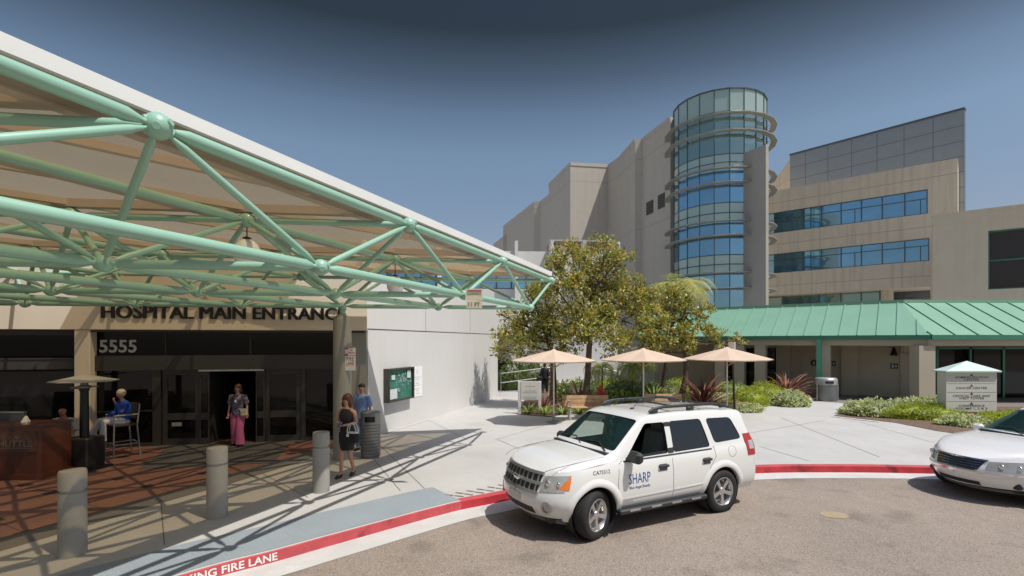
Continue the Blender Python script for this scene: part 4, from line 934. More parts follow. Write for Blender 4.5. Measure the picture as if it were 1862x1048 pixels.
    mb = MB(); mb.tube([(-.25, -.24, .32), (.25, -.24, .32)], .015, 8); mb.tube([(-.25, .26, .32), (.25, .26, .32)], .015, 8); mb.tube([(.25, -.24, .3), (.25, .26, .3)], .015, 8); mb.tube([(-.25, -.24, .3), (-.25, .26, .3)], .015, 8); mb.build('foot_rail', M, t)
    mb = MB(); mb.slab([(-.24, .235, .86), (.24, .235, .86), (.24, .27, 1.2), (-.24, .27, 1.2)], (0, .012, 0)); mb.tube([(-.24, .27, 1.22), (.24, .27, 1.22)], .018, 8); mb.build('backrest', M_frame, t)
signs()

# ------------------------------------------------------------------ vehicles
def interp(P, x):
    if x <= P[0][0]: return P[0][1]
    for a, b in zip(P, P[1:]):
        if x <= b[0]: return a[1]+(b[1]-a[1])*(x-a[0])/(b[0]-a[0])
    return P[-1][1]
def smoothi(P, x, w_=.05): return sum(interp(P, x+w_*k) for k in (-2, -1, 0, 1, 2))/5
class Car:
    """body surface y(x,z): plan outline x tumblehome; x forward, left side +y"""
    def __init__(s, xf, xr, W, top, belt, roofw, zb, xs, xe, pf=2.6, pr=4.5, rake=.12, zr=.6):
        s.xf, s.xr, s.W, s.top, s.belt, s.roofw, s.zb, s.xs, s.xe, s.pf, s.pr, s.rake, s.zrk = xf, xr, W, top, belt, roofw, zb, xs, xe, pf, pr, rake, zr
    def w(s, x):
        if x > s.xs: u = min(1, (x-s.xs)/(s.xf-s.xs)); return s.W*(1-u**s.pf)**(1/s.pf)
        if x < s.xe: u = min(1, (s.xe-x)/(s.xe-s.xr)); return s.W*(1-u**s.pr)**(1/s.pr)
        return s.W
    def zt(s, x): return smoothi(s.top, x, .022)
    def rk(s, x, z):
        if x > s.xs-.3: return -max(0, z-s.zrk)*s.rake*6*sst(s.xs-.3, s.xf, x)*.16 - max(0, s.zrk-.12-z)*.55*sst(s.xs-.1, s.xf, x)
        return 0
    def ring(s, x):
        w_ = s.w(x); t = s.zt(x); b = min(interp(s.belt, x), t-.055); zb = s.zb+ .02*sst(s.xs+.1, s.xf, x)
        rw = interp(s.roofw, x)*(w_/s.W); cab = sst(0, .18, t-b-.08)
        return w_, t, b, zb, rw
    def side(s, x, z):
        """half width of the surface at (x,z)"""
        w_, t, b, zb, rw = s.ring(x); zt2 = t-.055
        K = [(zb, .86), (zb+.10, .955), (.52, .995), (.74, 1.0), (b-.14, .985), (b-.03, .962), (b, .94)]
        if z <= b: return w_*smoothi(K, z, .012)
        f = (z-b)/max(.01, zt2-b); return w_*.94*(1-f)+rw*f+.012*math.sin(min(1, f)*math.pi)
    def pts(s, x):
        w_, t, b, zb, rw = s.ring(x); P = [(0, zb), (w_*.5, zb), (w_*.80, zb)]
        for f in (.02, .08, .15, .22, .33, .44, .55, .66, .76, .84, .91, .96, 1): z = zb+(b-zb)*f; P.append((s.side(x, z), z))
        for f in (.04, .25, .5, .75, 1): z = b+(t-.055-b)*f; P.append((s.side(x, z), z))
        r2 = P[-1][0]; P += [(r2-min(.018, r2*.03), t-.03), (r2-min(.05, r2*.08), t-.014), (r2*.72, t-.004+0), (r2*.38, t+.006), (0, t+.010)]
        return P
    def P3(s, x, z, off=0): return Vector((x+s.rk(x, z), s.side(x, z)+off, z))
    def front(s, y, z, off=0):
        u = min(.999, abs(y)/(s.W*min(1, s.side(s.xs, z)/s.W))); x = s.xs+(s.xf-s.xs)*(1-u**s.pf)**(1/s.pf)
        return Vector((x+s.rk(x, z)+off, y, z))
    def body(s):
        N1, N2, N3 = 20, 78, 14; xs = [s.xe-(s.xe-s.xr)*math.sin(math.pi/2*k/N3)*.99999 for k in range(N3, 0, -1)]
        xs += [s.xe+(s.xs-s.xe)*k/N2 for k in range(N2+1)]+[s.xs+(s.xf-s.xs)*math.sin(math.pi/2*k/N1)*.99999 for k in range(1, N1+1)]
        mb = MB(); vs = []; m = None
        for x in xs:
            h = s.pts(x); r_ = [(y, z) for y, z in h]+[(-y, z) for y, z in h[-2:0:-1]]; m = len(r_)
            vs += [(x+s.rk(x, z), y, z) for y, z in r_]
        fs = [(i*m+j, (i+1)*m+j, (i+1)*m+(j+1) % m, i*m+(j+1) % m) for i in range(len(xs)-1) for j in range(m)]
        fs += [tuple(range(m)), tuple((len(xs)-1)*m+j for j in range(m-1, -1, -1))]
        mb.add(vs, fs); return mb
def boolean(o, cutters, auto=28):
    for c in cutters:
        q = o.modifiers.new('cut', 'BOOLEAN'); q.operation = 'DIFFERENCE'; q.solver = 'EXACT'; c.parent = o.parent; q.object = c; bpy.context.view_layer.update()
        me = evalmesh(o); o.modifiers.clear()
        if len(me.polygons) > 500: o.data = me
    me = o.data; me.name = 'body'
    for c in cutters: bpy.data.objects.remove(c)
    me.polygons.foreach_set('use_smooth', [True]*len(me.polygons)); me.set_sharp_from_angle(angle=R_(auto)); me.update()
def patch(fn, us, vs_, th=-.004):
    """thin closed shell over the grid fn(u,v) -> (point, outward)"""
    mb = MB(); a = []; b = []
    for u in us:
        for v in vs_: p, n = fn(u, v); a.append(p); b.append(p+n*th)
    nu, nv = len(us), len(vs_); L = len(a); fs = []
    for i in range(nu-1):
        for j in range(nv-1):
            q = (i*nv+j, (i+1)*nv+j, (i+1)*nv+j+1, i*nv+j+1); fs.append(q); fs.append(tuple(k+L for k in reversed(q)))
    edge = [(i, 0) for i in range(nu)]+[(nu-1, j) for j in range(1, nv)]+[(i, nv-1) for i in range(nu-2, -1, -1)]+[(0, j) for j in range(nv-2, 0, -1)]
    ids = [i*nv+j for i, j in edge]
    for k in range(len(ids)): x, y = ids[k], ids[(k+1) % len(ids)]; fs.append((x, y, y+L, x+L))
    mb.add(a+b, fs); mb.smooth = True; return mb
def polyshell(pts, n, th=.004):
    mb = MB(); mb.slab([p+n*th*.5 for p in pts], -n*th); return mb
def roundpoly(P, r=.04, k=4):
    out = []; n = len(P)
    for i in range(n):
        a, b, c = Vector(P[i-1]), Vector(P[i]), Vector(P[(i+1) % n]); u = (a-b); v = (c-b); ru = min(r, u.length*.45); rv = min(r, v.length*.45)
        p, q = b+u.normalized()*ru, b+v.normalized()*rv
        for j in range(k+1): t = j/k; out.append(tuple((1-t)**2*p+2*t*(1-t)*b+t*t*q))
    return out
M_carw = mat('white_car_paint', (.74, .735, .70), .22, 0, .01, 1, coat=.8)
M_carp = mat('pearl_car_paint', (.80, .79, .775), .2, 0, .01, 1, coat=.9)
M_tyre = mat('tyre_rubber', (.020, .019, .018), .8, 0, .15, 20, .3, 80)
M_rim = mat('alloy_rim', (.62, .61, .60), .25, .85, .04, 8)
M_trim = mat('black_trim', (.028, .030, .031), .5, 0, .1, 6)
M_gtrim = mat('grey_cladding', (.13, .13, .125), .6, 0, .08, 6)
M_chrome = mat('chrome', (.72, .72, .72), .12, 1.0, 0)
M_lamp = mat('headlamp_lens', (.50, .50, .48), .06, .3, .15, 18, coat=1)
M_amber = mat('amber_lens', (.80, .20, .02), .2, 0, .05, 8, coat=.5)
M_tail = mat('red_lens', (.42, .012, .015), .18, 0, .1, 20, coat=.8)
M_tint = mat('tinted_car_glass', (.010, .014, .020), .04, 0, .05, 1, spec=.6)
M_wscr = mat('windscreen_glass', (.02, .05, .045), .03, 0, .02, 1, spec=.6, trans=.72)
M_seat = mat('grey_seat', (.20, .21, .20), .8, 0, .1, 6)
M_blue = mat('navy_decal', (.03, .09, .28), .5, 0, .02)
def wheel(t, x, y, r, wd, steer, side, spokes=5):
    T = Matrix.Translation((x, y, r)) @ Matrix.Rotation(steer, 4, 'Z') @ Matrix.Rotation(R_(-90)*side, 4, 'X')   # local z = outward
    mb = MB(T); h = wd/2
    mb.lathe([(r*.66, -h), (r*.9, -h), (r*.975, -h*.8), (r, -h*.45), (r, h*.45), (r*.975, h*.8), (r*.90, h), (r*.70, h*.98), (r*.66, h*.9), (r*.66, -h)], n=44, caps=False); ty = mb.build('tyre', M_tyre, t)
    mb = MB(T); mb.lathe([(r*.665, h*.92), (r*.64, h*.96), (r*.61, h*.85), (r*.59, h*.1), (r*.56, -h*.2), (.03, -h*.25)], n=44, caps=False); rim = mb.build('rim', M_rim, ty)
    mb = MB(T)
    for k in range(spokes):
        a = 2*math.pi*k/spokes+.3; u = Vector((math.cos(a), math.sin(a), 0)); v = Vector((-u.y, u.x, 0))
        p = [u*r*.10+Vector((0, 0, h*.66)), u*r*.61+Vector((0, 0, h*.82))]; mb.slab([p[0]-v*.022, p[1]-v*.034, p[1]+v*.034, p[0]+v*.022], (0, 0, -.03))
    mb.lathe([(.05, h*.5), (.065, h*.62), (.055, h*.75), (0, h*.78)], n=20, caps=False); mb.build('spokes', M_rim, rim)
    mb = MB(T); mb.lathe([(r*.48, -h*.2), (r*.48, -h*.1), (.02, -h*.08)], n=24); mb.build('brake_disc', M_gtrim, rim)

def suv():
    cx, cy = 1.96, 8.75; A = math.atan2(-.461, -.888)
    t = thing('white_suv', 'white boxy sport utility vehicle with roof rails parked at the red kerb, facing left', 'car', (cx, cy, 0), A)
    top = [(-2.3, 1.0), (-2.235, 1.06), (-2.20, 1.20), (-2.05, 1.60), (-1.97, 1.66), (-1.3, 1.70), (-.5, 1.715), (.10, 1.70), (.30, 1.66), (.94, 1.19), (1.04, 1.155), (1.6, 1.11), (1.90, 1.065), (2.02, 1.01), (2.10, .95), (2.3, .90)]
    belt = [(-2.3, 1.10), (-1.0, 1.08), (1.0, 1.06), (2.2, .97)]
    roofw = [(-2.2, .66), (-1.9, .69), (-1.2, .71), (0, .705), (.32, .70), (1.0, .80), (1.2, .84), (2.0, .80), (2.3, .76)]
    c = Car(2.16, -2.235, .90, top, belt, roofw, .30, 1.45, -1.95, 2.6, 5, .42, .62)
    o = c.body().build('body', [M_carw, M_trim], t)
    cut = []
    # cabin hollow
    mb = MB(); xs = [-2.0, -1.9, -1.2, -.4, .1, .28, .5, .7, .86]; m = 0; vs = []
    for x in xs:
        tt = c.zt(x)-.055; b = 1.05; r = [(c.side(x, .8)-.10, .62), (c.side(x, 1.0)-.09, b), (max(.3, c.side(x, max(b+.01, tt-.02))-.06), max(b+.02, tt))]
        r = r+[(-y, z) for y, z in reversed(r)]; m = len(r); vs += [(x, y, z) for y, z in r]
    fs = [(i*m+j, (i+1)*m+j, (i+1)*m+(j+1) % m, i*m+(j+1) % m) for i in range(len(xs)-1) for j in range(m)]+[tuple(range(m)), tuple((len(xs)-1)*m+j for j in range(m-1, -1, -1))]
    mb.add(vs, fs); cut.append(mb.build('cut', M_trim))
    WIN = {'front': roundpoly([(.73, 1.085), (-.13, 1.10), (-.13, 1.575), (.25, 1.575)], .05), 'rear': roundpoly([(-.24, 1.10), (-1.06, 1.115), (-.93, 1.575), (-.24, 1.578)], .06), 'cargo': roundpoly([(-1.17, 1.16), (-1.83, 1.185), (-1.66, 1.55), (-1.05, 1.57)], .08)}
    for P in WIN.values():
        mb = MB(); mb.slab([(p[0], -1.3, p[1]) for p in P], (0, 2.6, 0)); cut.append(mb.build('cut', M_trim))
    # windscreen opening
    a = Vector((.915, 0, 1.19)); b = Vector((.315, 0, 1.63)); d = (b-a).normalized(); nn = Vector((d.z, 0, -d.x)) if d.z > 0 else Vector((-d.z, 0, d.x))
    P = roundpoly([(-.755, .03), (.755, .03), (.645, (b-a).length-.02), (-.645, (b-a).length-.02)], .06)
    mb = MB(); mb.slab([a+d*p[1]+Vector((0, p[0], 0))+nn*.16 for p in P], -nn*.42); cut.append(mb.build('cut', M_trim))
    P = roundpoly([(-.62, 1.18), (.62, 1.18), (.56, 1.55), (-.56, 1.55)], .06); mb = MB(); mb.slab([(-2.5, p[0], p[1]) for p in P], (.6, 0, 0)); cut.append(mb.build('cut', M_trim))
    for x in (1.31, -1.31):
        for s in (-1, 1):
            mb = MB(Matrix.Translation((x, s*.78, .36)) @ Matrix.Rotation(R_(90), 4, 'X')); mb.lathe([(.405, -.30), (.405, .30)], n=48); cut.append(mb.build('cut', M_trim))
    boolean(o, cut, 30)
    # wheel arch flares
    for x in (1.31, -1.31):
        for s in (-1, 1):
            mb = MB(); n = 26; vs = []
            for k in range(n+1):
                a_ = R_(-14)+R_(208)*k/n
                for r_, off in ((.404, -.05), (.404, .012), (.43, .026), (.475, .018), (.53, -.006)):
                    X = x+r_*math.cos(a_); Z = .36+r_*math.sin(a_); Z = max(Z, .28); vs.append((X+c.rk(X, Z), s*(c.side(X, Z)+off), Z))
            fs = [(i*5+j, (i+1)*5+j, (i+1)*5+j+1, i*5+j+1) for i in range(n) for j in range(4)]
            mb.smooth = True; mb.add(vs, fs); mb.build('wheel_arch', M_carw, t, auto=50)
            mb = MB(Matrix.Translation((x, s*.72, .36)) @ Matrix.Rotation(R_(90), 4, 'X')); mb.lathe([(.40, -.14), (.40, .14)], n=24)
            mb.f = [f for f in mb.f if len(f) == 4]; mb.mi = mb.mi[:len(mb.f)]; mb.sm = mb.sm[:len(mb.f)]; mb.build('arch_liner', M_trim, t)
    r = .352
    for x, st in ((1.31, R_(20)), (-1.31, 0)):
        for s in (1, -1): wheel(t, x, s*.795, r, .225, st, s)
    # glass
    def sidepane(P, s, off, name, m, par=t):
        pts = [Vector((p[0], s*(c.side(p[0], p[1])+off), p[1])) for p in P]; cc = sum(pts, Vector())/len(pts)
        mb = MB(); vs = [cc]+pts; q = [v+Vector((0, -s*.006, 0)) for v in vs]; n = len(pts); L = len(vs)
        mb.add(vs+q, [(0, 1+i, 1+(i+1) % n) for i in range(n)]+[(L, L+1+(i+1) % n, L+1+i) for i in range(n)]+[(1+i, 1+(i+1) % n, L+1+(i+1) % n, L+1+i) for i in range(n)])
        return mb.build(name, m, par)
    grow = lambda P, k: [((p[0]-sum(q[0] for q in P)/len(P))*k+sum(q[0] for q in P)/len(P), (p[1]-sum(q[1] for q in P)/len(P))*k+sum(q[1] for q in P)/len(P)) for p in P]
    for s in (1, -1):
        sidepane(grow(WIN['rear'], 1.03), s, -.010, 'rear_window', M_tint); sidepane(grow(WIN['cargo'], 1.03), s, -.010, 'quarter_window', M_tint)
        sidepane([(.60, 1.07), (-.13, 1.08), (-.13, 1.14), (.60, 1.12)], s, -.02, 'lowered_window', M_tint)
        mb = MB()      # black pillar trim between the doors
        sidepane([(-.125, 1.095), (-.245, 1.10), (-.245, 1.57), (-.125, 1.57)], s, .004, 'pillar_trim', M_trim)
    fnw = lambda u, v: (a+d*v*((b-a).length)+Vector((0, u*(.78-.11*v), 0))+nn*(.012-.030*u*u), nn)
    mb = patch(fnw, [-1+.2*k for k in range(11)], [0, .25, .5, .75, 1.0], -.005); mb.build('windscreen', M_wscr, t)
    mb = patch(lambda u, v: (Vector((-2.215+.165*v*1.02, u*(.64-.05*v), 1.16+.41*v)), Vector((-1, 0, .3)).normalized()), [-1, -.5, 0, .5, 1], [0, .5, 1], -.004); mb.build('tailgate_glass', M_tint, t)
    # interior
    mb = MB(); mb.b2(-1.9, .9, -.72, .72, .60, .66); mb.build('cabin_floor', M_trim, t)
    mb = MB(); mb.box((.68, 0, 1.0), (.42, 1.40, .20), bev=.06); mb.build('dashboard', mat('dash_grey', (.06, .075, .07), .7), t)
    for y in (.37, -.37):
        mb = MB(); mb.box((.0, y, .86), (.50, .50, .16), bev=.05); mb.box((-.27, y, 1.12), (.16, .48, .58), bev=.06, R=Matrix.Rotation(R_(-12), 4, 'Y')); mb.box((-.34, y, 1.46), (.10, .28, .16), bev=.04); mb.build('front_seat', M_seat, t)
    mb = MB(); mb.box((-.95, 0, .86), (.5, 1.3, .16), bev=.05); mb.box((-1.25, 0, 1.12), (.16, 1.3, .56), bev=.06, R=Matrix.Rotation(R_(-12), 4, 'Y')); mb.build('rear_seat', M_seat, t)
    mb = MB(); T = Matrix.Translation((.50, .37, 1.06)) @ Matrix.Rotation(R_(-65), 4, 'Y'); ring = [T @ Vector((.18*math.cos(k*math.pi/12), .18*math.sin(k*math.pi/12), 0)) for k in range(25)]
    mb.tube(ring, .016, 8, False); mb.tube([T @ Vector((-.17, 0, 0)), T @ Vector((.17, 0, 0))], .02, 6); mb.build('steering_wheel', M_trim, t)
    mb = MB(); mb.box((.42, 0, 1.52), (.03, .24, .07), bev=.01); mb.build('rear_view_mirror', M_trim, t)
    # side details
    def onside(pl, w_, off=.003, s=1, th=.004):
        mb = MB()
        for (x0, z0), (x1, z1) in zip(pl, pl[1:]):
            n = max(1, int(math.hypot(x1-x0, z1-z0)/.08)); q = Vector((x1-x0, 0, z1-z0)).normalized(); pr = Vector((-q.z, 0, q.x))*w_/2
            for k in range(n):
                f0, f1 = k/n, (k+1)/n; A_ = [(x0+(x1-x0)*f, z0+(z1-z0)*f) for f in (f0, f1)]
                e = [Vector((p[0], 0, p[1]))+g for p in A_ for g in (-pr, pr)]
                v = [Vector((p.x+c.rk(p.x, p.z), s*(c.side(p.x, p.z)+off), p.z)) for p in (e[0], e[2], e[3], e[1])]
                mb.slab(v, (0, -s*th, 0))
        return mb
    for s in (1, -1):
        for nm, pl in (('door_gap', [(.90, .40), (.91, .75), (.87, 1.04), (.80, 1.075)]), ('door_gap', [(-.185, .40), (-.185, 1.09)]), ('door_gap', [(-.88, .42), (-1.0, .78), (-1.15, .95), (-1.13, 1.12)]), ('door_gap', [(.90, .40), (-.87, .40)])):
            onside(pl, .009, .0015, s).build(nm, M_joint, t)
        for pl in ([(.86, .52), (-.16, .535)], [(-.20, .536), (-.90, .55)]): onside(pl, .022, .004, s).build('door_crease', M_carw, t)
        onside([(.78, 1.066), (-1.08, 1.08)], .020, .006, s).build('belt_moulding', M_trim, t)
        for x in (.02, -.93):
            mb = onside([(x+.075, .905), (x-.075, .905)], .10, .004, s); mb.build('handle_recess', M_gtrim, t)
            y = c.side(x, .92); mb = MB(); mb.box((x, s*(y+.030), .925), (.20, .022, .038), bev=.010); mb.box((x+.08, s*(y+.012), .925), (.03, .03, .03)); mb.box((x-.08, s*(y+.012), .925), (.03, .03, .03)); mb.build('door_handle', M_trim, t)
        # step
        mb = MB(); mb.box((0.0, s*.875, .335), (1.80, .13, .075), bev=.02); st = mb.build('side_step', M_trim, t)
        for k in range(4): mb = MB(); mb.box((.62-k*.42, s*.937, .345), (.20, .012, .035), bev=.004); mb.build('step_pad', M_chrome, st)
        # mirror
        mb = MB(); yb = c.side(.78, 1.08); mb.box((.66, s*(yb+.15), 1.14), (.14, .24, .17), bev=.04); mh = mb.build('wing_mirror', M_trim, t)
        mb = MB(); mb.box((.68, s*(yb+.03), 1.09), (.09, .12, .07), bev=.02); mb.build('mirror_stalk', M_trim, mh)
        # roof rails
        mb = MB(); yy = .60; rl = [(.05, 1.725), (-.02, 1.765), (-.25, 1.79), (-1.35, 1.785), (-1.62, 1.755), (-1.75, 1.70)]
        mb.tube([(x, s*yy, z) for x, z in rl], [.022, .026, .026, .026, .026, .022], 8, ell=.9); 
        for x in (-.05, -.85, -1.62): mb.box((x, s*yy, 1.735), (.16, .05, .07), bev=.015)
        mb.build('roof_rail', M_trim, t)
        # tail lamp
        fn = lambda u, v, s=s: (Vector((-1.985-.20*u, 0, .93+.34*v)), Vector((0, s, 0)))
        def fn(u, v, s=s):
            x = -1.93-.235*u; z = .90+.36*v; x2 = x+.05*v; return (Vector((x2, s*(c.side(x2, z)+.010), z)), Vector((-.3, s, 0)).normalized())
        patch(fn, [0, .2, .4, .6, .8, 1], [0, .3, .6, 1], -.02).build('tail_lamp', M_tail, t)
        def fn(u, v, s=s):
            x = -1.975-.12*u; z = 1.0+.14*v; return (Vector((x, s*(c.side(x, z)+.013), z)), Vector((-.3, s, 0)).normalized())
        patch(fn, [0, .5, 1], [0, 1], -.01).build('reversing_lens', M_lamp, t)
    for x in (-.45, -1.2): mb = MB(); mb.box((x, 0, 1.80), (.05, 1.18, .022), bev=.008); mb.build('roof_bar', M_trim, t)
    mb = MB(); mb.tube([(-.05, .1, 1.725), (-.3, .1, 1.95)], [.006, .003], 6); mb.box((-.03, .1, 1.728), (.07, .04, .02), bev=.006); mb.build('aerial', M_trim, t)
    # fuel flap and decals on the near (left) side
    mb = MB(); n = 24; pc = (-1.55, 1.0); pts = [(pc[0]+.09*math.cos(k*math.pi/12), pc[1]+.09*math.sin(k*math.pi/12)) for k in range(25)]; onside(pts, .006, .0015, 1).build('fuel_flap_gap', M_joint, t)
    def decal(s_, x, z, w_, h, m, nm, bold=.01):
        mb = MB(); text(mb, s_, w_, h, .003, Matrix()); 
        T = Matrix.Translation((x, 0, z)) @ Matrix.Rotation(R_(180), 4, 'Z') @ Matrix.Rotation(R_(90), 4, 'X')
        vs = [T @ v for v in mb.v]; mb.v = [Vector((v.x, c.side(v.x, v.z)+.0015+(.0015 if abs(v.y) > .001 else 0), v.z)) for v in vs]; mb.build(nm, m, t)
    decal('SHARP', .50, .80, .42, .15, M_blue, 'door_lettering'); decal('Blue Angel Shuttle', .50, .665, .40, .055, M_blue, 'door_lettering'); decal('HYBRID', .72, .47, .2, .035, M_chrome, 'door_badge'); decal('CA73312', 1.20, .96, .30, .055, M_trim, 'wing_number')
    # front end
    def F_(u0, u1, v0, v1, off, nm, m, nu=8, nv=4, th=-.02, par=t, tf=None):
        def fn(u, v):
            y = u0+(u1-u0)*u; z = v0+(v1-v0)*v
            if tf: y, z = tf(y, z, u, v)
            return c.front(y, z, off), Vector((1, 0, 0))
        return patch(fn, [k/nu for k in range(nu+1)], [k/nv for k in range(nv+1)], th).build(nm, m, par)
    g = F_(-.50, .50, .68, .95, .006, 'grille', M_trim)
    for z in (.685, .815, .952): F_(-.53, .53, z-.018, z+.018, .028, 'grille_bar', M_steel, th=-.03, par=g)
    for k in range(-4, 5): F_(k*.115-.010, k*.115+.010, .69, .95, .018, 'grille_slat', M_steel, nu=1, th=-.02, par=g)
    mb = MB(); p = c.front(0, .815, .045); mb.ball(p, 1, 20, (.022, .10, .045)); mb.build('emblem', M_chrome, t)
    for s in (1, -1):
        tf = lambda y, z, u, v: (y, z+(.03*u if True else 0)*(1 if v > .5 else .5))
        F_(s*.55, s*.825, .715, .925, .010, 'headlamp', M_lamp, tf=tf, th=-.03)
        def fn(u, v, s=s):
            x = 1.78+.15*u; z = .765+.165*v; return (Vector((x+c.rk(x, z), s*(c.side(x, z)+.010), z)), Vector((.3, s, 0)).normalized())
        patch(fn, [0, .25, .5, .75, 1], [0, .5, 1], -.03).build('indicator', M_amber, t)
        T = Matrix.Translation(c.front(s*.66, .50, -.02)) @ Matrix.Rotation(R_(28)*s, 4, 'Z') @ Matrix.Rotation(R_(90), 4, 'Y'); mb = MB(T); mb.lathe([(.085, 0), (.09, .035), (.062, .04), (.058, .02), (0, .03)], n=20); mb.build('fog_lamp', M_steel, t)
    F_(-.42, .42, .36, .46, .008, 'lower_intake', M_trim)
    F_(-.74, .74, .225, .285, -.06, 'front_valance', M_gtrim, nu=14)
    F_(-.17, .17, .50, .61, .015, 'number_plate', M_sign, nu=2, nv=1)
    # bonnet edge lines and wipers
    for s in (1, -1):
        pts = [(1.06, s*.75), (1.5, s*.74), (1.85, s*.70), (2.0, s*.62)]; mb = MB(); mb.tube([(x, y, c.zt(x)-.002+ (0 if abs(y) < .6 else -.012)) for x, y in pts], .004, 5); mb.build('bonnet_gap', M_joint, t)
        for yy, rr in ((.62, .05), (.75, .04)): mb = MB(); mb.ball(c.front(s*yy, .83, .008), 1, 12, (.02, rr, rr)); mb.build('reflector', M_chrome, t)
    for y0, y1 in ((.62, .02), (-.02, -.58)): mb = MB(); mb.tube([Vector((.94, y0, 1.20)), Vector((.83, (y0+y1)/2, 1.275)), Vector((.86, y1, 1.255))], .010, 6); mb.build('wiper', M_trim, t)
    mb = MB(); mb.box((.955, 0, 1.175), (.12, 1.45, .02), bev=.005); mb.build('cowl', M_trim, t)
    mb = MB(); mb.b2(-1.9, 1.9, -.6, .6, .24, .31); mb.build('underbody', M_trim, t)
suv()

def crossover():
    hd = Vector((-.985, -.17)).normalized(); fr = Vector((8.12, 9.42)); L = 2.50; c0 = fr-hd*L; A = math.atan2(hd.y, hd.x)
    t = thing('white_wagon', 'pearl white low car with chrome grille at the right edge by the red kerb', 'car', (c0.x, c0.y, 0), A)
    top = [(-2.6, 1.0), (-2.52, 1.1), (-2.45, 1.3), (-2.15, 1.5), (-1.2, 1.57), (-.5, 1.59), (-.15, 1.56), (.05, 1.50), (.85, 1.07), (.95, 1.045), (1.6, .99), (2.2, .89), (2.38, .82), (2.5, .76), (2.6, .72)]
    belt = [(-2.6, 1.05), (1.0, 1.0), (2.6, .82)]
    roofw = [(-2.6, .62), (-1.9, .70), (-.3, .72), (.05, .70), (.8, .86), (2.0, .80), (2.6, .60)]
    c = Car(2.50, -2.52, .985, top, belt, roofw, .26, 1.35, -2.1, 2.15, 4, .55, .58)
    o = c.body().build('body', M_carp, t); cut = []
    mb = MB(); xs = [-2.1, -1.2, -.5, -.2, .05, .4, .7]; m = 0; vs = []
    for x in xs:
        tt = c.zt(x)-.055; r = [(c.side(x, .8)-.10, .6), (c.side(x, .98)-.09, 1.0), (max(.3, c.side(x, max(1.01, tt-.02))-.06), max(1.02, tt))]; r = r+[(-y, z) for y, z in reversed(r)]; m = len(r); vs += [(x, y, z) for y, z in r]
    mb.add(vs, [(i*m+j, (i+1)*m+j, (i+1)*m+(j+1) % m, i*m+(j+1) % m) for i in range(len(xs)-1) for j in range(m)]+[tuple(range(m)), tuple((len(xs)-1)*m+j for j in range(m-1, -1, -1))]); cut.append(mb.build('cut', M_trim))
    WIN = {'front': roundpoly([(.6, 1.03), (-.35, 1.04), (-.35, 1.48), (.02, 1.455)], .05), 'rear': roundpoly([(-.45, 1.04), (-1.25, 1.06), (-1.2, 1.47), (-.45, 1.485)], .06), 'cargo': roundpoly([(-1.35, 1.08), (-2.0, 1.12), (-1.85, 1.40), (-1.3, 1.45)], .08)}
    for P in WIN.values(): mb = MB(); mb.slab([(p[0], -1.3, p[1]) for p in P], (0, 2.6, 0)); cut.append(mb.build('cut', M_trim))
    a = Vector((.82, 0, 1.09)); b = Vector((.06, 0, 1.495)); d = (b-a).normalized(); nn = Vector((d.z, 0, -d.x)); Lw = (b-a).length
    P = roundpoly([(-.83, .03), (.83, .03), (.66, Lw-.02), (-.66, Lw-.02)], .06); mb = MB(); mb.slab([a+d*p[1]+Vector((0, p[0], 0))+nn*.16 for p in P], -nn*.42); cut.append(mb.build('cut', M_trim))
    for x in (1.48, -1.48):
        for s in (-1, 1): mb = MB(Matrix.Translation((x, s*.86, .37)) @ Matrix.Rotation(R_(90), 4, 'X')); mb.lathe([(.40, -.30), (.40, .30)], n=44); cut.append(mb.build('cut', M_trim))
    boolean(o, cut, 30)
    for x in (1.48, -1.48):
        for s in (1, -1):
            wheel(t, x, s*.865, .36, .23, 0, s, 6)
            mb = MB(Matrix.Translation((x, s*.80, .37)) @ Matrix.Rotation(R_(90), 4, 'X')); mb.lathe([(.395, -.14), (.395, .14)], n=24)
            mb.f = [f for f in mb.f if len(f) == 4]; mb.mi = mb.mi[:len(mb.f)]; mb.sm = mb.sm[:len(mb.f)]; mb.build('arch_liner', M_trim, t)
    for s in (1, -1):
        for k, P in WIN.items():
            pts = [Vector((p[0], s*(c.side(p[0], p[1])-.008), p[1])) for p in P]; cc = sum(pts, Vector())/len(pts); mb = MB(); n = len(pts)
            mb.slab([Vector((p.x, p.y, p.z)) for p in pts], (0, -s*.006, 0)); mb.build('side_window', M_tint, t)
        mb = MB(); mb.box((.62, s*1.03, 1.07), (.13, .20, .14), bev=.04); mb.box((.64, s*.93, 1.03), (.07, .10, .05), bev=.015); mb.build('wing_mirror', M_carp, t)
    patch(lambda u, v: (a+d*v*Lw+Vector((0, u*(.86-.18*v), 0))+nn*(.012-.03*u*u), nn), [-1+.2*k for k in range(11)], [0, .25, .5, .75, 1.0], -.005).build('windscreen', M_wscr, t)
    mb = MB(); mb.box((.6, 0, .94), (.42, 1.6, .16), bev=.05); mb.build('dashboard', MATS['dash_grey'], t)
    for y in (.4, -.4): mb = MB(); mb.box((-.15, y, .80), (.5, .5, .16), bev=.05); mb.box((-.4, y, 1.04), (.16, .48, .5), bev=.06); mb.box((-.44, y, 1.34), (.1, .26, .15), bev=.04); mb.build('front_seat', M_seat, t)
    mb = MB(); mb.b2(-2.1, .7, -.8, .8, .58, .64); mb.build('cabin_floor', M_trim, t)
    def F_(u0, u1, v0, v1, off, nm, m, nu=8, nv=4, th=-.02, par=t, tf=None):
        def fn(u, v):
            y = u0+(u1-u0)*u; z = v0+(v1-v0)*v
            if tf: y, z = tf(y, z, u, v)
            return c.front(y, z, off), Vector((1, 0, 0))
        return patch(fn, [k/nu for k in range(nu+1)], [k/nv for k in range(nv+1)], th).build(nm, m, par)
    tg = lambda y, z, u, v: (y*(1-.16*(1-v)), z)
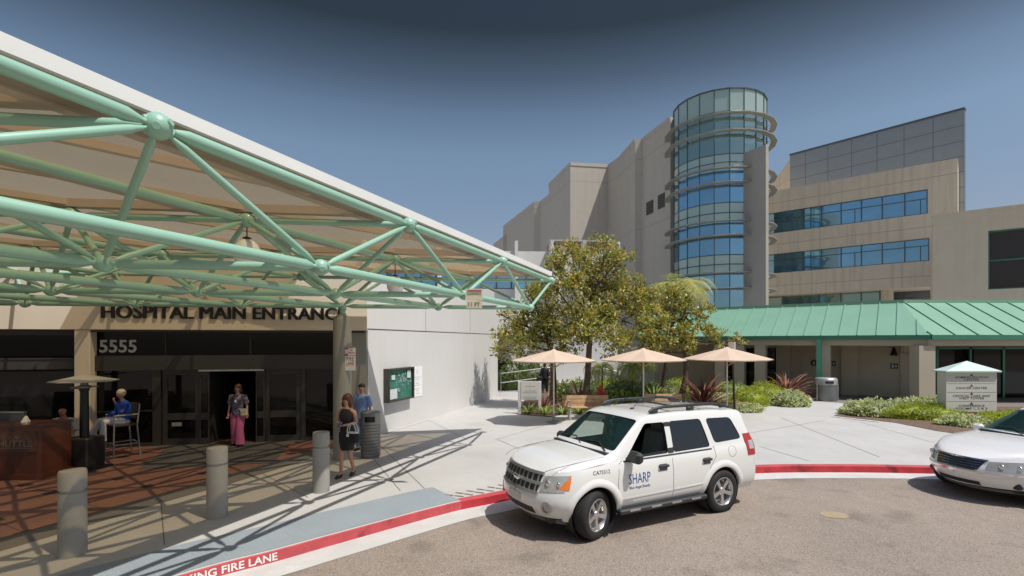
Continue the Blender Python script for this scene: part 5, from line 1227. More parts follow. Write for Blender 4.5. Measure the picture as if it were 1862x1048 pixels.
    g = F_(-.42, .42, .565, .745, .004, 'grille', M_trim, tf=tg)
    F_(-.45, .45, .748, .772, .022, 'grille_surround', M_chrome, th=-.03, par=g)
    for k in range(4): z = .585+k*.042; F_(-.40*(1-.16*(1-(z-.565)/.18)), .40*(1-.16*(1-(z-.565)/.18)), z-.006, z+.006, .022, 'grille_bar', M_chrome, nv=1, th=-.02, par=g)
    mb = MB(); p = c.front(0, .762, .035); mb.ball(p, 1, 16, (.012, .03, .016)); mb.slab([p+Vector((0, -.03, .006)), p+Vector((0, -.13, .012)), p+Vector((0, -.03, -.008))], (.01, 0, 0)); mb.slab([p+Vector((0, .03, .006)), p+Vector((0, .13, .012)), p+Vector((0, .03, -.008))], (.01, 0, 0)); mb.build('emblem', M_chrome, t)
    for s in (1, -1):
        tf = lambda y, z, u, v: (y, z+.05*u*v)
        hl = F_(s*.46, s*.90, .60, .745, .012, 'headlamp', M_lamp, nu=12, tf=tf, th=-.03)
        for yy in (.60, .76): mb = MB(); mb.ball(c.front(s*yy, .675, -.005), 1, 14, (.028, .055, .05)); mb.build('reflector', M_chrome, hl)
        mb = MB(); p = c.front(s*.72, .36, -.01); mb.ball(p, 1, 16, (.03, .10, .055)); mb.build('fog_lamp_recess', M_trim, t)
    F_(-.955, .955, .50, .545, .022, 'bumper_strip', M_chrome, nu=30, th=-.05)
    F_(-.80, .80, .20, .25, -.08, 'front_valance', M_gtrim, nu=20)
    F_(-.35, .35, .30, .37, .01, 'lower_intake', M_trim)
    mb = MB(); mb.b2(-2.1, 2.0, -.7, .7, .22, .27); mb.build('underbody', M_trim, t)
    for y0, y1 in ((.7, .05), (-.05, -.6)): mb = MB(); mb.tube([Vector((.85, y0, 1.10)), Vector((.72, (y0+y1)/2, 1.17)), Vector((.74, y1, 1.16))], .010, 6); mb.build('wiper', M_trim, t)
    mb = MB(); mb.box((.87, 0, 1.07), (.12, 1.6, .02), bev=.005); mb.build('cowl', M_trim, t)
crossover()

# ------------------------------------------------------------------ people
M_skin = mat('skin', (.50, .27, .19), .55, 0, .04, 8)
M_skin2 = mat('ruddy_skin', (.52, .24, .17), .5, 0, .05, 8)
M_nav = mat('printed_navy_blouse', (.09, .09, .16), .8, 0, .2, 30, speck=(38, (.42, .34, .40), .62))
M_pnk = mat('pink_trousers', (.52, .12, .27), .85, 0, .18, 9)
M_blk = mat('black_dress', (.010, .010, .013), .7, 0, .1, 9)
M_blu = mat('royal_blue_cardigan', (.012, .07, .40), .8, 0, .15, 12)
M_wht = mat('white_trousers', (.62, .62, .66), .8, 0, .06, 9)
M_scr = mat('pale_blue_shirt', (.22, .33, .62), .8, 0, .12, 9)
M_shoe = mat('black_shoe', (.012, .011, .011), .35)
M_hb = mat('auburn_hair', (.11, .035, .018), .55, 0, .35, 40)
M_hd = mat('dark_brown_hair', (.035, .02, .014), .55, 0, .3, 40)
M_hw = mat('white_blonde_hair', (.58, .50, .36), .7, 0, .2, 40)
def skinmesh(V, E, Rd, lev=1):
    me = bpy.data.meshes.new('s'); me.from_pydata([tuple(v) for v in V], E, []); o = bpy.data.objects.new('s', me); C.objects.link(o)
    m = o.modifiers.new('sk', 'SKIN'); m.branch_smoothing = .3
    if not me.skin_vertices: 
        bm_ = bmesh.new(); bm_.from_mesh(me); bm_.verts.layers.skin.verify(); bm_.to_mesh(me); bm_.free()
    for i, sv in enumerate(me.skin_vertices[0].data):
        r = Rd[i]; sv.radius = r if isinstance(r, tuple) else (r, r); sv.use_root = (i == 0)
    q = o.modifiers.new('ss', 'SUBSURF'); q.levels = lev; q.render_levels = lev
    r = evalmesh(o); bpy.data.objects.remove(o); r.polygons.foreach_set('use_smooth', [True]*len(r.polygons)); return r
def person(label, loc, rz_, h, pose, skin, group=None):
    t = thing('person', label, 'person', loc, rz_, group); k = h/1.7
    J = dict(pel=(0, 0, .93), wai=(0, .0, 1.08), che=(0, .01, 1.26), ch2=(0, .01, 1.37), nek=(0, .01, 1.44), nk2=(0, -.005, 1.50), hd0=(0, -.02, 1.55), hd1=(0, -.012, 1.62), hd2=(0, -.0, 1.675))
    for s, n in ((1, 'l'), (-1, 'r')):
        J[n+'sh'] = (s*.165, .01, 1.38); J[n+'el'] = (s*.215, .03, 1.12); J[n+'wr'] = (s*.225, -.05, .89)
        J[n+'hi'] = (s*.09, 0, .90); J[n+'kn'] = (s*.10, -.02, .49); J[n+'an'] = (s*.10, .02, .09); J[n+'to'] = (s*.12, -.13, .035)
    J.update(pose); J = {a: Vector(b)*k for a, b in J.items()}
    rad = dict(pel=(.125, .095), wai=(.105, .08), che=(.12, .09), ch2=(.11, .075), nek=.055, nk2=.047, hd0=(.058, .066), hd1=(.072, .084), hd2=(.055, .065), sh=.052, el=.037, wr=.025, hi=.085, kn=.052, an=.036, to=(.035, .022))
    names = list(J); V = [J[n] for n in names]; idx = {n: i for i, n in enumerate(names)}
    Rd = []
    for n in names:
        q = rad.get(n, rad.get(n[1:], .03)); Rd.append(tuple(x*k for x in q) if isinstance(q, tuple) else q*k)
    E = [(idx[a], idx[b]) for a, b in (('pel', 'wai'), ('wai', 'che'), ('che', 'ch2'), ('ch2', 'nek'), ('nek', 'nk2'), ('nk2', 'hd0'), ('hd0', 'hd1'), ('hd1', 'hd2'))]
    for n in 'lr': E += [(idx[a], idx[b]) for a, b in (('ch2', n+'sh'), (n+'sh', n+'el'), (n+'el', n+'wr'), ('pel', n+'hi'), (n+'hi', n+'kn'), (n+'kn', n+'an'), (n+'an', n+'to'))]
    def av(p, r, a): V.append(p); Rd.append(r); E.append((a, len(V)-1)); return len(V)-1
    for n, s in (('l', 1), ('r', -1)):      # palm, four fingers and a thumb
        w_ = J[n+'wr']; d = (w_-J[n+'el']).normalized(); fw = Vector(pose.get(n+'palm', (0, -1, 0))); side = d.cross(fw).normalized() if d.cross(fw).length > .1 else Vector((1, 0, 0)); cu = side.cross(d).normalized()
        pm = av(w_+d*.045*k, (.036*k, .016*k), idx[n+'wr'])
        for f, (o_, L) in enumerate(((-.027, .062), (-.009, .074), (.009, .070), (.026, .055))):
            a = av(w_+d*.085*k+side*o_*k, .0095*k, pm); b = av(V[a]+(d*.8+cu*.35)*L*.5*k, .0085*k, a); av(V[b]+(d*.4+cu*.8)*L*.45*k, .007*k, b)
        a = av(w_+d*.035*k-side*.038*k+cu*.012*k, .011*k, pm); av(V[a]+(d*.7-side*.25+cu*.35)*.045*k, .009*k, a)
    hc = J['hd1']; fdir = Vector(pose.get('face', (0, -1, 0))).normalized(); sd_ = fdir.cross(Vector((0, 0, 1))).normalized()
    av(hc+fdir*.092*k-Vector((0, 0, .012*k)), .011*k, idx['hd1'])     # nose
    for s in (1, -1): av(hc+sd_*s*.078*k-Vector((0, 0, .01*k)), .016*k, idx['hd1'])
    me = skinmesh(V, E, Rd, 1); o = bpy.data.objects.new('body', me); me.name = 'body'; me.materials.append(skin); C.objects.link(o); o.parent = t
    for s in (1, -1): mb = MB(); mb.ball(hc+fdir*.074*k+sd_*s*.030*k+Vector((0, 0, .010*k)), .009*k, 8); mb.build('eye', M_black, o)
    mb = MB(); mb.ball(J['hd0']+fdir*.072*k+Vector((0, 0, .005*k)), 1, 8, (.022*k, .012*k, .006*k)); mb.build('mouth', mat('lips', (.33, .08, .07), .5), o)
    J['_k'] = k; J['_f'] = fdir; J['_s'] = sd_
    return t, J
def tubes(name, m, t, parts, k=1, ell=1):
    mb = MB()
    for pts, rs in parts: mb.tube(pts, [((r[0]*k, r[1]*k) if isinstance(r, tuple) else r*k) for r in rs], 14, True)
    o = mb.build(name, m, t); return o
def lerp(a, b, f): return a+(b-a)*f
def sleeves(m, t, J, fr, r0):
    for n in 'lr':
        k = J['_k']; mb = MB(); mb.tube([lerp(J['ch2'], J[n+'sh'], .7), J[n+'sh']+Vector((0, 0, .008)), lerp(J[n+'sh'], J[n+'el'], fr*.6), lerp(J[n+'sh'], J[n+'el'], fr)], [r0, r0*1.03, r0, r0], 14); mb.build('sleeve', m, t)
def torso(name, m, t, J, rings):
    """rings: (height, half width, half depth, dx, dy) in standing units"""
    k = J['_k']; mb = MB(); n = 20; vs = []
    for z, rx, ry, dx, dy in rings: vs += [((dx+rx*math.cos(2*math.pi*i/n))*k, (dy+ry*math.sin(2*math.pi*i/n))*k, z*k) for i in range(n)]
    R = len(rings); mb.smooth = True; mb.add(vs, [(a*n+i, a*n+(i+1) % n, (a+1)*n+(i+1) % n, (a+1)*n+i) for a in range(R-1) for i in range(n)]+[tuple(range(n-1, -1, -1)), tuple((R-1)*n+i for i in range(n))]); return mb.build(name, m, t, auto=60)
def hair(name, m, t, J, blobs):
    """blobs: (offset back, side, up, radius, squash z) around the head"""
    k = J['_k']; mb = MB(); r = random.Random(4); c = J['hd1']
    for b, s, u, rr, q in blobs: mb.ball(c-J['_f']*b*k+J['_s']*s*k+Vector((0, 0, u*k)), rr*k, 12, (1, 1, q))
    for i, v in enumerate(mb.v): mb.v[i] = v+Vector((r.uniform(-1, 1), r.uniform(-1, 1), r.uniform(-1, 1)))*.004*k
    return mb.build(name, m, t)
def shoes(t, J, m, h=.0):
    for n in 'lr':
        a, b = J[n+'an'], J[n+'to']; k = J['_k']; mb = MB(); mb.tube([lerp(a, b, -.15)-Vector((0, 0, .055*k)), lerp(a, b, .25)-Vector((0, 0, .04*k)), lerp(a, b, .75)-Vector((0, 0, .01*k)), lerp(a, b, 1.2)-Vector((0, 0, .005*k))], [.036*k, .043*k, .043*k, .028*k], 12, ell=.75)
        if h: mb.tube([lerp(a, b, -.15)-Vector((0, 0, .05*k)), lerp(a, b, -.2)-Vector((0, 0, .09*k))], [.02*k, .01*k], 8)
        mb.build('shoe', m, t)

# woman in the black dress, walking, phone in both hands, bag on her forearm
P = G(631, 866); 
t, J = person('woman in a black sleeveless dress and sunglasses walking with a phone and handbag', (P.x, P.y, .15), R_(-14), 1.62,
  dict(rel=(-.225, .0, 1.13), rwr=(-.06, -.19, 1.13), lel=(.225, .0, 1.13), lwr=(.07, -.19, 1.11), rkn=(-.075, -.08, .49), ran=(-.07, -.12, .09), rto=(-.075, -.27, .035), lkn=(.07, -.0, .49), lan=(.075, .14, .11), lto=(.085, .01, .035), rpalm=(0, -.3, 1), lpalm=(0, -.3, 1)), M_skin)
torso('dress', M_blk, t, J, [(.56, .150, .115, 0, -.01), (.57, .157, .122, 0, -.01), (.70, .172, .128, 0, 0), (.86, .183, .132, 0, 0), (.95, .172, .125, 0, 0), (1.07, .130, .100, 0, 0), (1.18, .148, .118, 0, -.005), (1.28, .163, .125, 0, -.01), (1.36, .158, .098, 0, .005), (1.41, .125, .075, 0, .01), (1.43, .075, .055, 0, .01)])
hair('hair', M_hb, t, J, [(.03, 0, .02, .108, 1.05), (.05, .055, -.06, .075, 1.4), (.05, -.055, -.06, .075, 1.4), (.02, .085, -.10, .045, 1.6), (.02, -.085, -.10, .045, 1.6)])
k = J['_k']; c = J['hd1']+J['_f']*.083*k+Vector((0, 0, .012*k)); mb = MB(); mb.ball(c+J['_s']*.033*k, 1, 8, (.028*k, .012*k, .02*k)); mb.ball(c-J['_s']*.033*k, 1, 8, (.028*k, .012*k, .02*k)); mb.tube([c-J['_s']*.06*k, c+J['_s']*.06*k], .004, 6); mb.build('sunglasses', M_black, t)
shoes(t, J, M_shoe, 1)
g = thing('smartphone', 'phone held up in both hands by the woman in the black dress', 'phone', (P.x, P.y, .15), R_(-14)); mb = MB(); mb.box((.005, -.285, 1.13*k), (.065, .012, .13), rx=R_(-35), bev=.005); mb.build('case', mat('phone_blue', (.08, .13, .3), .3), g)
g = thing('handbag', 'black and white handbag hanging from the forearm of the woman in the black dress', 'bag', (P.x, P.y, .15), R_(-14))
mb = MB(); mb.box((.20, -.12, .80), (.27, .13, .20), bev=.04); mb.build('bag_body', M_blk, g); mb = MB(); mb.box((.20, -.12, .905), (.22, .10, .03), bev=.01); mb.box((.13, -.19, .86), (.05, .01, .06)); mb.build('trim', M_whitep, g)
for y in (-.16, -.08): mb = MB(); mb.tube([(.20+.10*math.cos(a*math.pi/10), y, .90+.20*math.sin(a*math.pi/10)) for a in range(11)], .008, 6); mb.build('handle', M_whitep, g)

# woman in pink trousers coming out of the doorway
P = Vector((-7.13, 13.32, .16))
t, J = person('woman in a patterned navy blouse and wide pink trousers coming out of the doorway', tuple(P), R_(5), 1.56,
  dict(lel=(.235, .03, 1.13), lwr=(.26, -.02, .90), rel=(-.235, .03, 1.13), rwr=(-.25, -.03, .89), rkn=(-.09, .0, .49), ran=(-.10, .10, .10), lkn=(.08, -.08, .49), lan=(.09, -.08, .09), lto=(.10, -.22, .03)), M_skin)
tubes('trousers', M_pnk, t, [([J['pel']+Vector((0, 0, .10)), J['pel'], J['pel']-Vector((0, 0, .06))], [(.135, .11), (.155, .125), (.15, .12)])]+[([J[n+'hi']+Vector((0, 0, .02)), lerp(J[n+'hi'], J[n+'kn'], .5), J[n+'kn'], lerp(J[n+'kn'], J[n+'an'], .6), J[n+'an']-Vector((0, 0, .03))], [.10, .105, .095, .105, .115]) for n in 'lr'])
torso('blouse', M_nav, t, J, [(.88, .175, .14, 0, 0), (.90, .18, .145, 0, 0), (1.05, .155, .12, 0, 0), (1.2, .165, .13, 0, -.005), (1.32, .17, .115, 0, 0), (1.40, .15, .085, 0, .01), (1.44, .07, .06, 0, .01)])
sleeves(M_nav, t, J, .8, .072)
hair('hair', M_hb, t, J, [(.03, 0, .02, .10, 1.05), (.04, .055, -.06, .06, 1.4), (.04, -.055, -.06, .06, 1.4)]); shoes(t, J, M_shoe)
mb = MB(); mb.tube([J['rsh']+Vector((.03, -.09, .03)), Vector((0, -.15, 1.12)), Vector((.17, -.13, .95))], .010, 6); mb.build('bag_strap', M_shoe, t); mb = MB(); mb.box((.0, -.145, 1.16), (.05, .006, .07)); mb.build('name_badge', M_whitep, t)
g = thing('shoulder_bag', 'cream shoulder bag at the hip of the woman in pink trousers', 'bag', tuple(P), R_(5)); mb = MB(); mb.box((.20, -.13, .87), (.17, .07, .20), bev=.03); mb.build('bag_body', mat('cream_leather', (.55, .52, .38), .6), g); mb = MB(); mb.box((.20, -.168, .93), (.15, .008, .09), bev=.003); mb.build('flap', mat('cream_leather', (.55, .52, .38), .6), g)

# man in pale blue behind the column
t, J = person('man in a pale blue shirt with short dark hair standing behind the round column', (-3.74, 12.75, .15), R_(-10), 1.64, {}, M_skin2)
torso('shirt', M_scr, t, J, [(.84, .175, .13, 0, 0), (.95, .165, .125, 0, 0), (1.1, .15, .115, 0, 0), (1.25, .175, .125, 0, 0), (1.36, .17, .10, 0, .01), (1.42, .12, .075, 0, .01), (1.45, .065, .06, 0, .01)])
sleeves(M_scr, t, J, .95, .068)
tubes('trousers', mat('light_blue_trousers', (.26, .36, .58), .8, 0, .1, 9), t, [([J['pel']+Vector((0, 0, .08)), J['pel']-Vector((0, 0, .06))], [(.13, .11), (.14, .12)])]+[([J[n+'hi'], J[n+'kn'], J[n+'an']], [.092, .072, .066]) for n in 'lr'])
hair('hair', M_hd, t, J, [(.015, 0, .035, .090, .85)]); shoes(t, J, M_shoe)

# seated woman in the blue cardigan
sit = dict(pel=(0, .02, .90), wai=(0, .06, 1.04), che=(0, .05, 1.22), ch2=(0, .03, 1.32), nek=(0, .01, 1.39), nk2=(0, -.01, 1.44), hd0=(0, -.04, 1.49), hd1=(0, -.04, 1.56), hd2=(0, -.035, 1.62),
  lsh=(.165, .03, 1.33), rsh=(-.165, .03, 1.33), lel=(.25, -.10, 1.12), lwr=(.08, -.17, 1.36), rel=(-.23, -.05, 1.10), rwr=(-.14, -.30, .98),
  lhi=(.09, 0, .89), rhi=(-.09, 0, .89), lkn=(.12, -.43, .90), rkn=(-.10, -.43, .92), lan=(.15, -.44, .46), ran=(-.14, -.60, .55), lto=(.16, -.58, .40), rto=(-.15, -.75, .52), lpalm=(0, .3, 1))
t, J = person('elderly woman in a royal blue cardigan and white trousers seated on the tall chair', (-9.25, 12.15, .15), R_(-35), 1.60, sit, M_skin)
tubes('cardigan', M_blu, t, [([J['pel']+Vector((0, .0, .02)), J['wai'], J['che'], J['ch2'], J['nek']-Vector((0, 0, .01))], [(.165, .14), (.15, .13), (.165, .125), (.155, .10), (.07, .06)])]+[([lerp(J['ch2'], J[n+'sh'], .6), J[n+'sh'], lerp(J[n+'sh'], J[n+'el'], .5), J[n+'el'], lerp(J[n+'el'], J[n+'wr'], .85)], [.075, .078, .07, .062, .045]) for n in 'lr'])
tubes('trousers', M_wht, t, [([J['pel']+Vector((0, .08, .0)), J['pel']-Vector((0, .1, .01))], [(.15, .13), (.15, .11)])]+[([J[n+'hi'], lerp(J[n+'hi'], J[n+'kn'], .6), J[n+'kn'], lerp(J[n+'kn'], J[n+'an'], .5), J[n+'an']], [.095, .085, .075, .065, .072]) for n in 'lr'])
hair('hair', M_hw, t, J, [(.02, 0, .03, .105, .95), (.03, .05, -.01, .06, 1), (.03, -.05, -.01, .06, 1)])
for n in 'lr':
    mb = MB(); a, b = J[n+'an'], J[n+'to']; mb.tube([lerp(a, b, -.1), lerp(a, b, .4), lerp(a, b, 1.15)], [.04, .043, .03], 10); mb.build('shoe', M_whitep, t)

# bald man seated behind the desk
z0 = -.34
sit2 = {n: (x, y, z+z0+.05) for n, (x, y, z) in sit.items() if n not in ('lpalm', 'lan', 'ran', 'lto', 'rto')}
sit2.update(lan=(.12, -.42, .12), ran=(-.12, -.42, .12), lto=(.12, -.56, .06), rto=(-.12, -.56, .06), lel=(.24, -.02, .80), lwr=(.16, -.24, .72), rel=(-.24, -.02, .80), rwr=(-.16, -.24, .72))
t, J = person('bald man in a pale shirt seated behind the shuttle desk', (-9.72, 11.1, .15), R_(10), 1.62, sit2, M_skin2)
M_ps = mat('pale_shirt', (.60, .60, .55), .8, 0, .08, 12)
tubes('shirt', M_ps, t, [([J['pel'], J['wai'], J['che'], J['ch2'], J['nek']-Vector((0, 0, .01))], [(.165, .14), (.16, .135), (.175, .13), (.165, .105), (.07, .065)])]+[([lerp(J['ch2'], J[n+'sh'], .6), J[n+'sh'], lerp(J[n+'sh'], J[n+'el'], .6), lerp(J[n+'sh'], J[n+'el'], .95)], [.075, .078, .07, .064]) for n in 'lr'])
tubes('trousers', M_blk, t, [([J[n+'hi'], J[n+'kn'], J[n+'an']], [.09, .075, .06]) for n in 'lr'])
g = thing('stool', 'low stool under the bald man behind the desk', 'stool', (-9.72, 11.1, .15)); mb = MB(); mb.lathe([(.2, .44), (.21, .46), (.2, .49)], n=20); mb.build('seat', M_plant, g)
for k in range(3): a = k*2.09; mb = MB(); mb.tube([(.17*math.cos(a), .17*math.sin(a), 0), (.1*math.cos(a), .1*math.sin(a), .45)], .015, 6); mb.build('leg', M_steel, g)

# figure in dark clothes in the garden
t, J = person('distant person in black clothes with a dark bag walking away behind the left umbrella', (1.74, 27, .15), R_(165), 1.58, dict(rkn=(-.09, -.08, .49), ran=(-.09, -.12, .09), rto=(-.1, -.26, .03), lan=(.09, .16, .13), lto=(.09, .03, .04)), M_skin)
torso('jacket', M_blk, t, J, [(.84, .18, .14, 0, 0), (1.05, .165, .13, 0, 0), (1.25, .19, .13, 0, 0), (1.37, .18, .10, 0, .01), (1.44, .08, .06, 0, .01)])
sleeves(M_blk, t, J, 1.7, .062)
tubes('trousers', M_blk, t, [([J[n+'hi'], J[n+'kn'], J[n+'an']], [.095, .078, .065]) for n in 'lr']); hair('hair', M_hd, t, J, [(.02, 0, .03, .098, .95), (.05, 0, -.06, .07, 1.3)]); shoes(t, J, M_shoe)
g = thing('carried_bag', 'dark bag carried by the distant person in black', 'bag', (1.45, 26.95, .15)); mb = MB(); mb.box((0, 0, .72), (.30, .16, .32), bev=.05); mb.build('bag_body', M_blk, g); mb = MB(); mb.tube([(-.08, 0, .86), (0, 0, 1.0), (.08, 0, .86)], .012, 6); mb.build('handle', M_blk, g)

# ------------------------------------------------------------------ planting
def leaves(mb_mats, pts, size, seed, asp=.42, name='foliage', parent=None, up=.3, curl=.15):
    """pts: (x,y,z,outward) -> one folded leaf each, random tint per leaf"""
    r = np.random.RandomState(seed); n = len(pts); P = np.array([p[:3] for p in pts]); O = np.array([p[3:6] for p in pts])
    D = r.normal(size=(n, 3))+O*1.1; D[:, 2] += up; D /= np.linalg.norm(D, axis=1)[:, None]
    Q = np.cross(D, r.normal(size=(n, 3))); Q /= np.linalg.norm(Q, axis=1)[:, None]; N = np.cross(D, Q)
    L = (size*(.65+.7*r.rand(n)))[:, None]; W = L*asp*.5
    a = P; b = P+D*L*.5+Q*W+N*L*curl*.5; c_ = P+D*L-N*L*curl; d = P+D*L*.5-Q*W+N*L*curl*.5; m = P+D*L*.5
    V = np.stack([a, b, c_, d, m], 1).reshape(-1, 3); base = np.arange(n)*5
    F4 = np.concatenate([np.stack([base, base+1, base+2, base+4], 1), np.stack([base, base+4, base+2, base+3], 1)])
    me = bpy.data.meshes.new(name); me.from_pydata(V.tolist(), [], F4.tolist())
    for m_ in mb_mats: me.materials.append(m_)
    k = len(mb_mats); pr = {4: [.44, .22, .20, .14], 3: [.55, .22, .23]}[k]; mi = r.choice(k, n, p=pr); me.polygons.foreach_set('material_index', np.concatenate([mi, mi]).astype(np.int32)); me.update()
    o = bpy.data.objects.new(name, me); C.objects.link(o)
    if parent is not None: o.parent = parent
    return o
def blobpts(c, R, n, r, shell=.55):
    out = []
    for _ in range(n):
        v = Vector((r.gauss(0, 1), r.gauss(0, 1), r.gauss(0, 1))).normalized(); f = shell+(1-shell)*r.random(); f = f**.8
        out.append((c[0]+v.x*R[0]*f, c[1]+v.y*R[1]*f, c[2]+v.z*R[2]*f, v.x, v.y, v.z))
    return out
def tree(name, label, base, trunk, clusters, n, leafset, size, seed, group, tw=.09, dens=1):
    """clusters in world space (x,y,z,r); limbs run from the trunk to each"""
    t = thing(name, label, 'tree', tuple(base), 0, group); r = random.Random(seed); b = Vector(base)
    mb = MB(); top = Vector(trunk[-1])-b; pts = [Vector((0, 0, 0))]+[Vector(p)-b for p in trunk]
    pts = catmull(pts, 5); mb.tube(pts, [tw*(1.15-.65*i/len(pts)) for i in range(len(pts))], 10)
    for (x, y, z, R) in clusters:
        e_ = Vector((x, y, z))-b; s_ = pts[min(len(pts)-1, int(len(pts)*r.uniform(.55, .98)))]
        mid = s_.lerp(e_, .5)+Vector((r.uniform(-.15, .15), r.uniform(-.15, .15), -.08)); lim = catmull([s_, mid, e_], 4); mb.tube(lim, [tw*.42*(1-.75*i/len(lim)) for i in range(len(lim))], 6)
        for _ in range(4):
            v = Vector((r.gauss(0, 1), r.gauss(0, 1), r.gauss(.3, 1))).normalized(); mb.tube([mid.lerp(e_, .6), e_+v*R*.85], [tw*.16, tw*.05], 5)
    mb.build('trunk', M_bark, t)
    P = []; tot = sum(c[3]**2 for c in clusters)
    for (x, y, z, R) in clusters:
        k = int(n*R*R/tot); sub = max(3, int(R*R*34))
        for q in range(sub):     # tufts of leaves at twig ends
            v = Vector((r.gauss(0, 1), r.gauss(0, 1), r.gauss(0, 1))).normalized()*R*(.25+.85*r.random()**.6); c = Vector((x, y, z))+Vector((v.x, v.y, v.z*.85))-b
            P += blobpts(c, (R*.20+.10,)*3, max(2, k//sub), r, .25)
    leaves(leafset, P, size, seed, parent=t, name='crown')
    return t
def C_(px, py, rp, Y): p = at(px, py, Y); return (p.x, p.y, p.z, rp/F*Y)
r = random.Random(11)
cl = [C_(1010, 470, 26, 19.8), C_(1038, 458, 30, 20.4), C_(1070, 462, 34, 20.8), C_(1103, 458, 30, 20.2), C_(1128, 470, 20, 20), C_(1000, 510, 34, 20.2), C_(1045, 505, 42, 20.2), C_(1090, 505, 42, 21), C_(1125, 515, 30, 20.6), C_(1055, 550, 50, 20), C_(1105, 555, 45, 21), C_(1150, 545, 30, 20.5), C_(1165, 520, 22, 20.8), C_(1150, 590, 40, 20.4), C_(1085, 600, 48, 20.2), C_(1120, 615, 38, 19.8), C_(1045, 600, 45, 20), C_(1175, 570, 24, 20), C_(1170, 530, 26, 20.8), C_(1190, 545, 24, 21)]
b = G(1070, 752); tree('magnolia_tree', 'tallest magnolia with glossy green and rust leaves behind the left and middle umbrellas', (b.x, 20.5, .15), [at(1068, 690, 20.5), at(1072, 620, 20.4), at(1075, 560, 20.4), at(1080, 500, 20.4)], cl, 13500, LEAF['mag'], .155, 3, 'magnolias in the garden', .13)
cl = [C_(925, 592, 24, 21.5), C_(945, 570, 24, 21.9), C_(965, 590, 36, 21.5), C_(985, 555, 36, 22), C_(960, 620, 34, 21), C_(932, 612, 30, 21.5), C_(1000, 610, 40, 21), C_(1015, 570, 34, 21.6), C_(965, 535, 22, 21.9), C_(985, 522, 22, 21.9), C_(1030, 625, 30, 20.6), C_(912, 573, 10, 21.5), C_(915, 635, 22, 23)]
tree('magnolia_tree', 'spreading magnolia nearest the canopy tip, over the white information sign', (1.68, 21.4, .15), [at(1006, 700, 21.4), at(1004, 650, 21.3), at(995, 600, 21.3)], cl, 6500, LEAF['mag'], .15, 5, 'magnolias in the garden', .15)
cl = [C_(1215, 560, 22, 21), C_(1245, 575, 24, 21), C_(1200, 592, 26, 20.6), C_(1235, 605, 26, 20.8), C_(1270, 590, 22, 21), C_(1295, 605, 18, 20.8), C_(1260, 620, 22, 20.5), C_(1205, 625, 22, 20.5), C_(1300, 622, 14, 20.6), C_(1185, 560, 16, 20.8), C_(1335, 617, 9, 20.6), C_(1285, 560, 12, 21), C_(1225, 530, 22, 21.2), C_(1350, 622, 6, 20.6), C_(1190, 600, 26, 21), C_(1180, 630, 24, 20.6), C_(1245, 545, 20, 21)]
b = G(1247, 748); tree('magnolia_tree', 'thin open magnolia in front of the green roof, right of the others', (b.x, 21, .15), [at(1246, 690, 21), at(1246, 630, 21), at(1240, 570, 21)], cl, 4600, LEAF['mag'], .15, 8, 'magnolias in the garden', .12)
def fronds(name, label, base, top, n, L, seed, leafset, group=None, droop=1.0, trunk=.07, cat='palm'):
    t = thing(name, label, cat, tuple(base), 0, group); r = random.Random(seed); o = Vector(top)-Vector(base)
    if trunk: mb = MB(); mb.tube([(0, 0, 0), o*.5, o], [trunk*1.3, trunk, trunk*.8], 10); mb.build('trunk', M_bark, t)
    for m_i, m in enumerate(leafset[:2]):
        mb = MB()
        for k in range(n//2):
            a = 2*math.pi*(k+.5*m_i+r.uniform(-.2, .2))/(n/2); el = r.uniform(.35, 1.25); ll = L*r.uniform(.75, 1.1); pts = []; p = o.copy(); 
            for s in range(11):
                pts.append(p.copy()); el -= .20*droop*(1+s*.06); p += Vector((math.cos(a)*math.cos(el), math.sin(a)*math.cos(el), math.sin(el)))*ll/10
            mb.tube(pts, [.018-.0014*s for s in range(11)], 5, False)
            for s in range(1, 10):
                for h_ in (0, .5):
                    q = pts[s].lerp(pts[s+1] if s < 10 else pts[s], h_); d = (pts[min(s+1, 10)]-pts[s-1]).normalized(); sd_ = d.cross(Vector((0, 0, 1))).normalized(); w_ = ll*.30*math.sin(math.pi*(s+h_)/10.6)**.6
                    for g in (1, -1):
                        tip = q+sd_*g*w_*.8+d*w_*.55-Vector((0, 0, w_*r.uniform(.25, .55))); e2 = d*.016
                        mb.add([q-e2, q+e2, tip+e2*.2, tip-e2*.2], [(0, 1, 2, 3)])
        mb.build('fronds', m, t, fix=False)
    return t
fronds('palm_tree', 'feathery yellow-green palm rising over the thin magnolia in front of the glass tower', (6.55, 22.6, .15), at(1232, 528, 22.6), 40, 2.1, 2, LEAF['plm'], trunk=.09, droop=.9)
for i, (px, py, Y, lab) in enumerate(((1150, 668, 22.0, 'small slender palm left of the middle umbrella pole'), (1168, 655, 23.0, 'small slender palm directly behind the middle umbrella pole'), (1095, 668, 22.5, 'small slender palm behind the left bench'))):
    p = at(px, py, Y); fronds('young_palm', lab, (p.x, p.y, .15), p, 16, 1.15, 20+i, [LEAF['grn'][0], LEAF['plm'][0]], 'young palms in the garden', 1.1, .035)
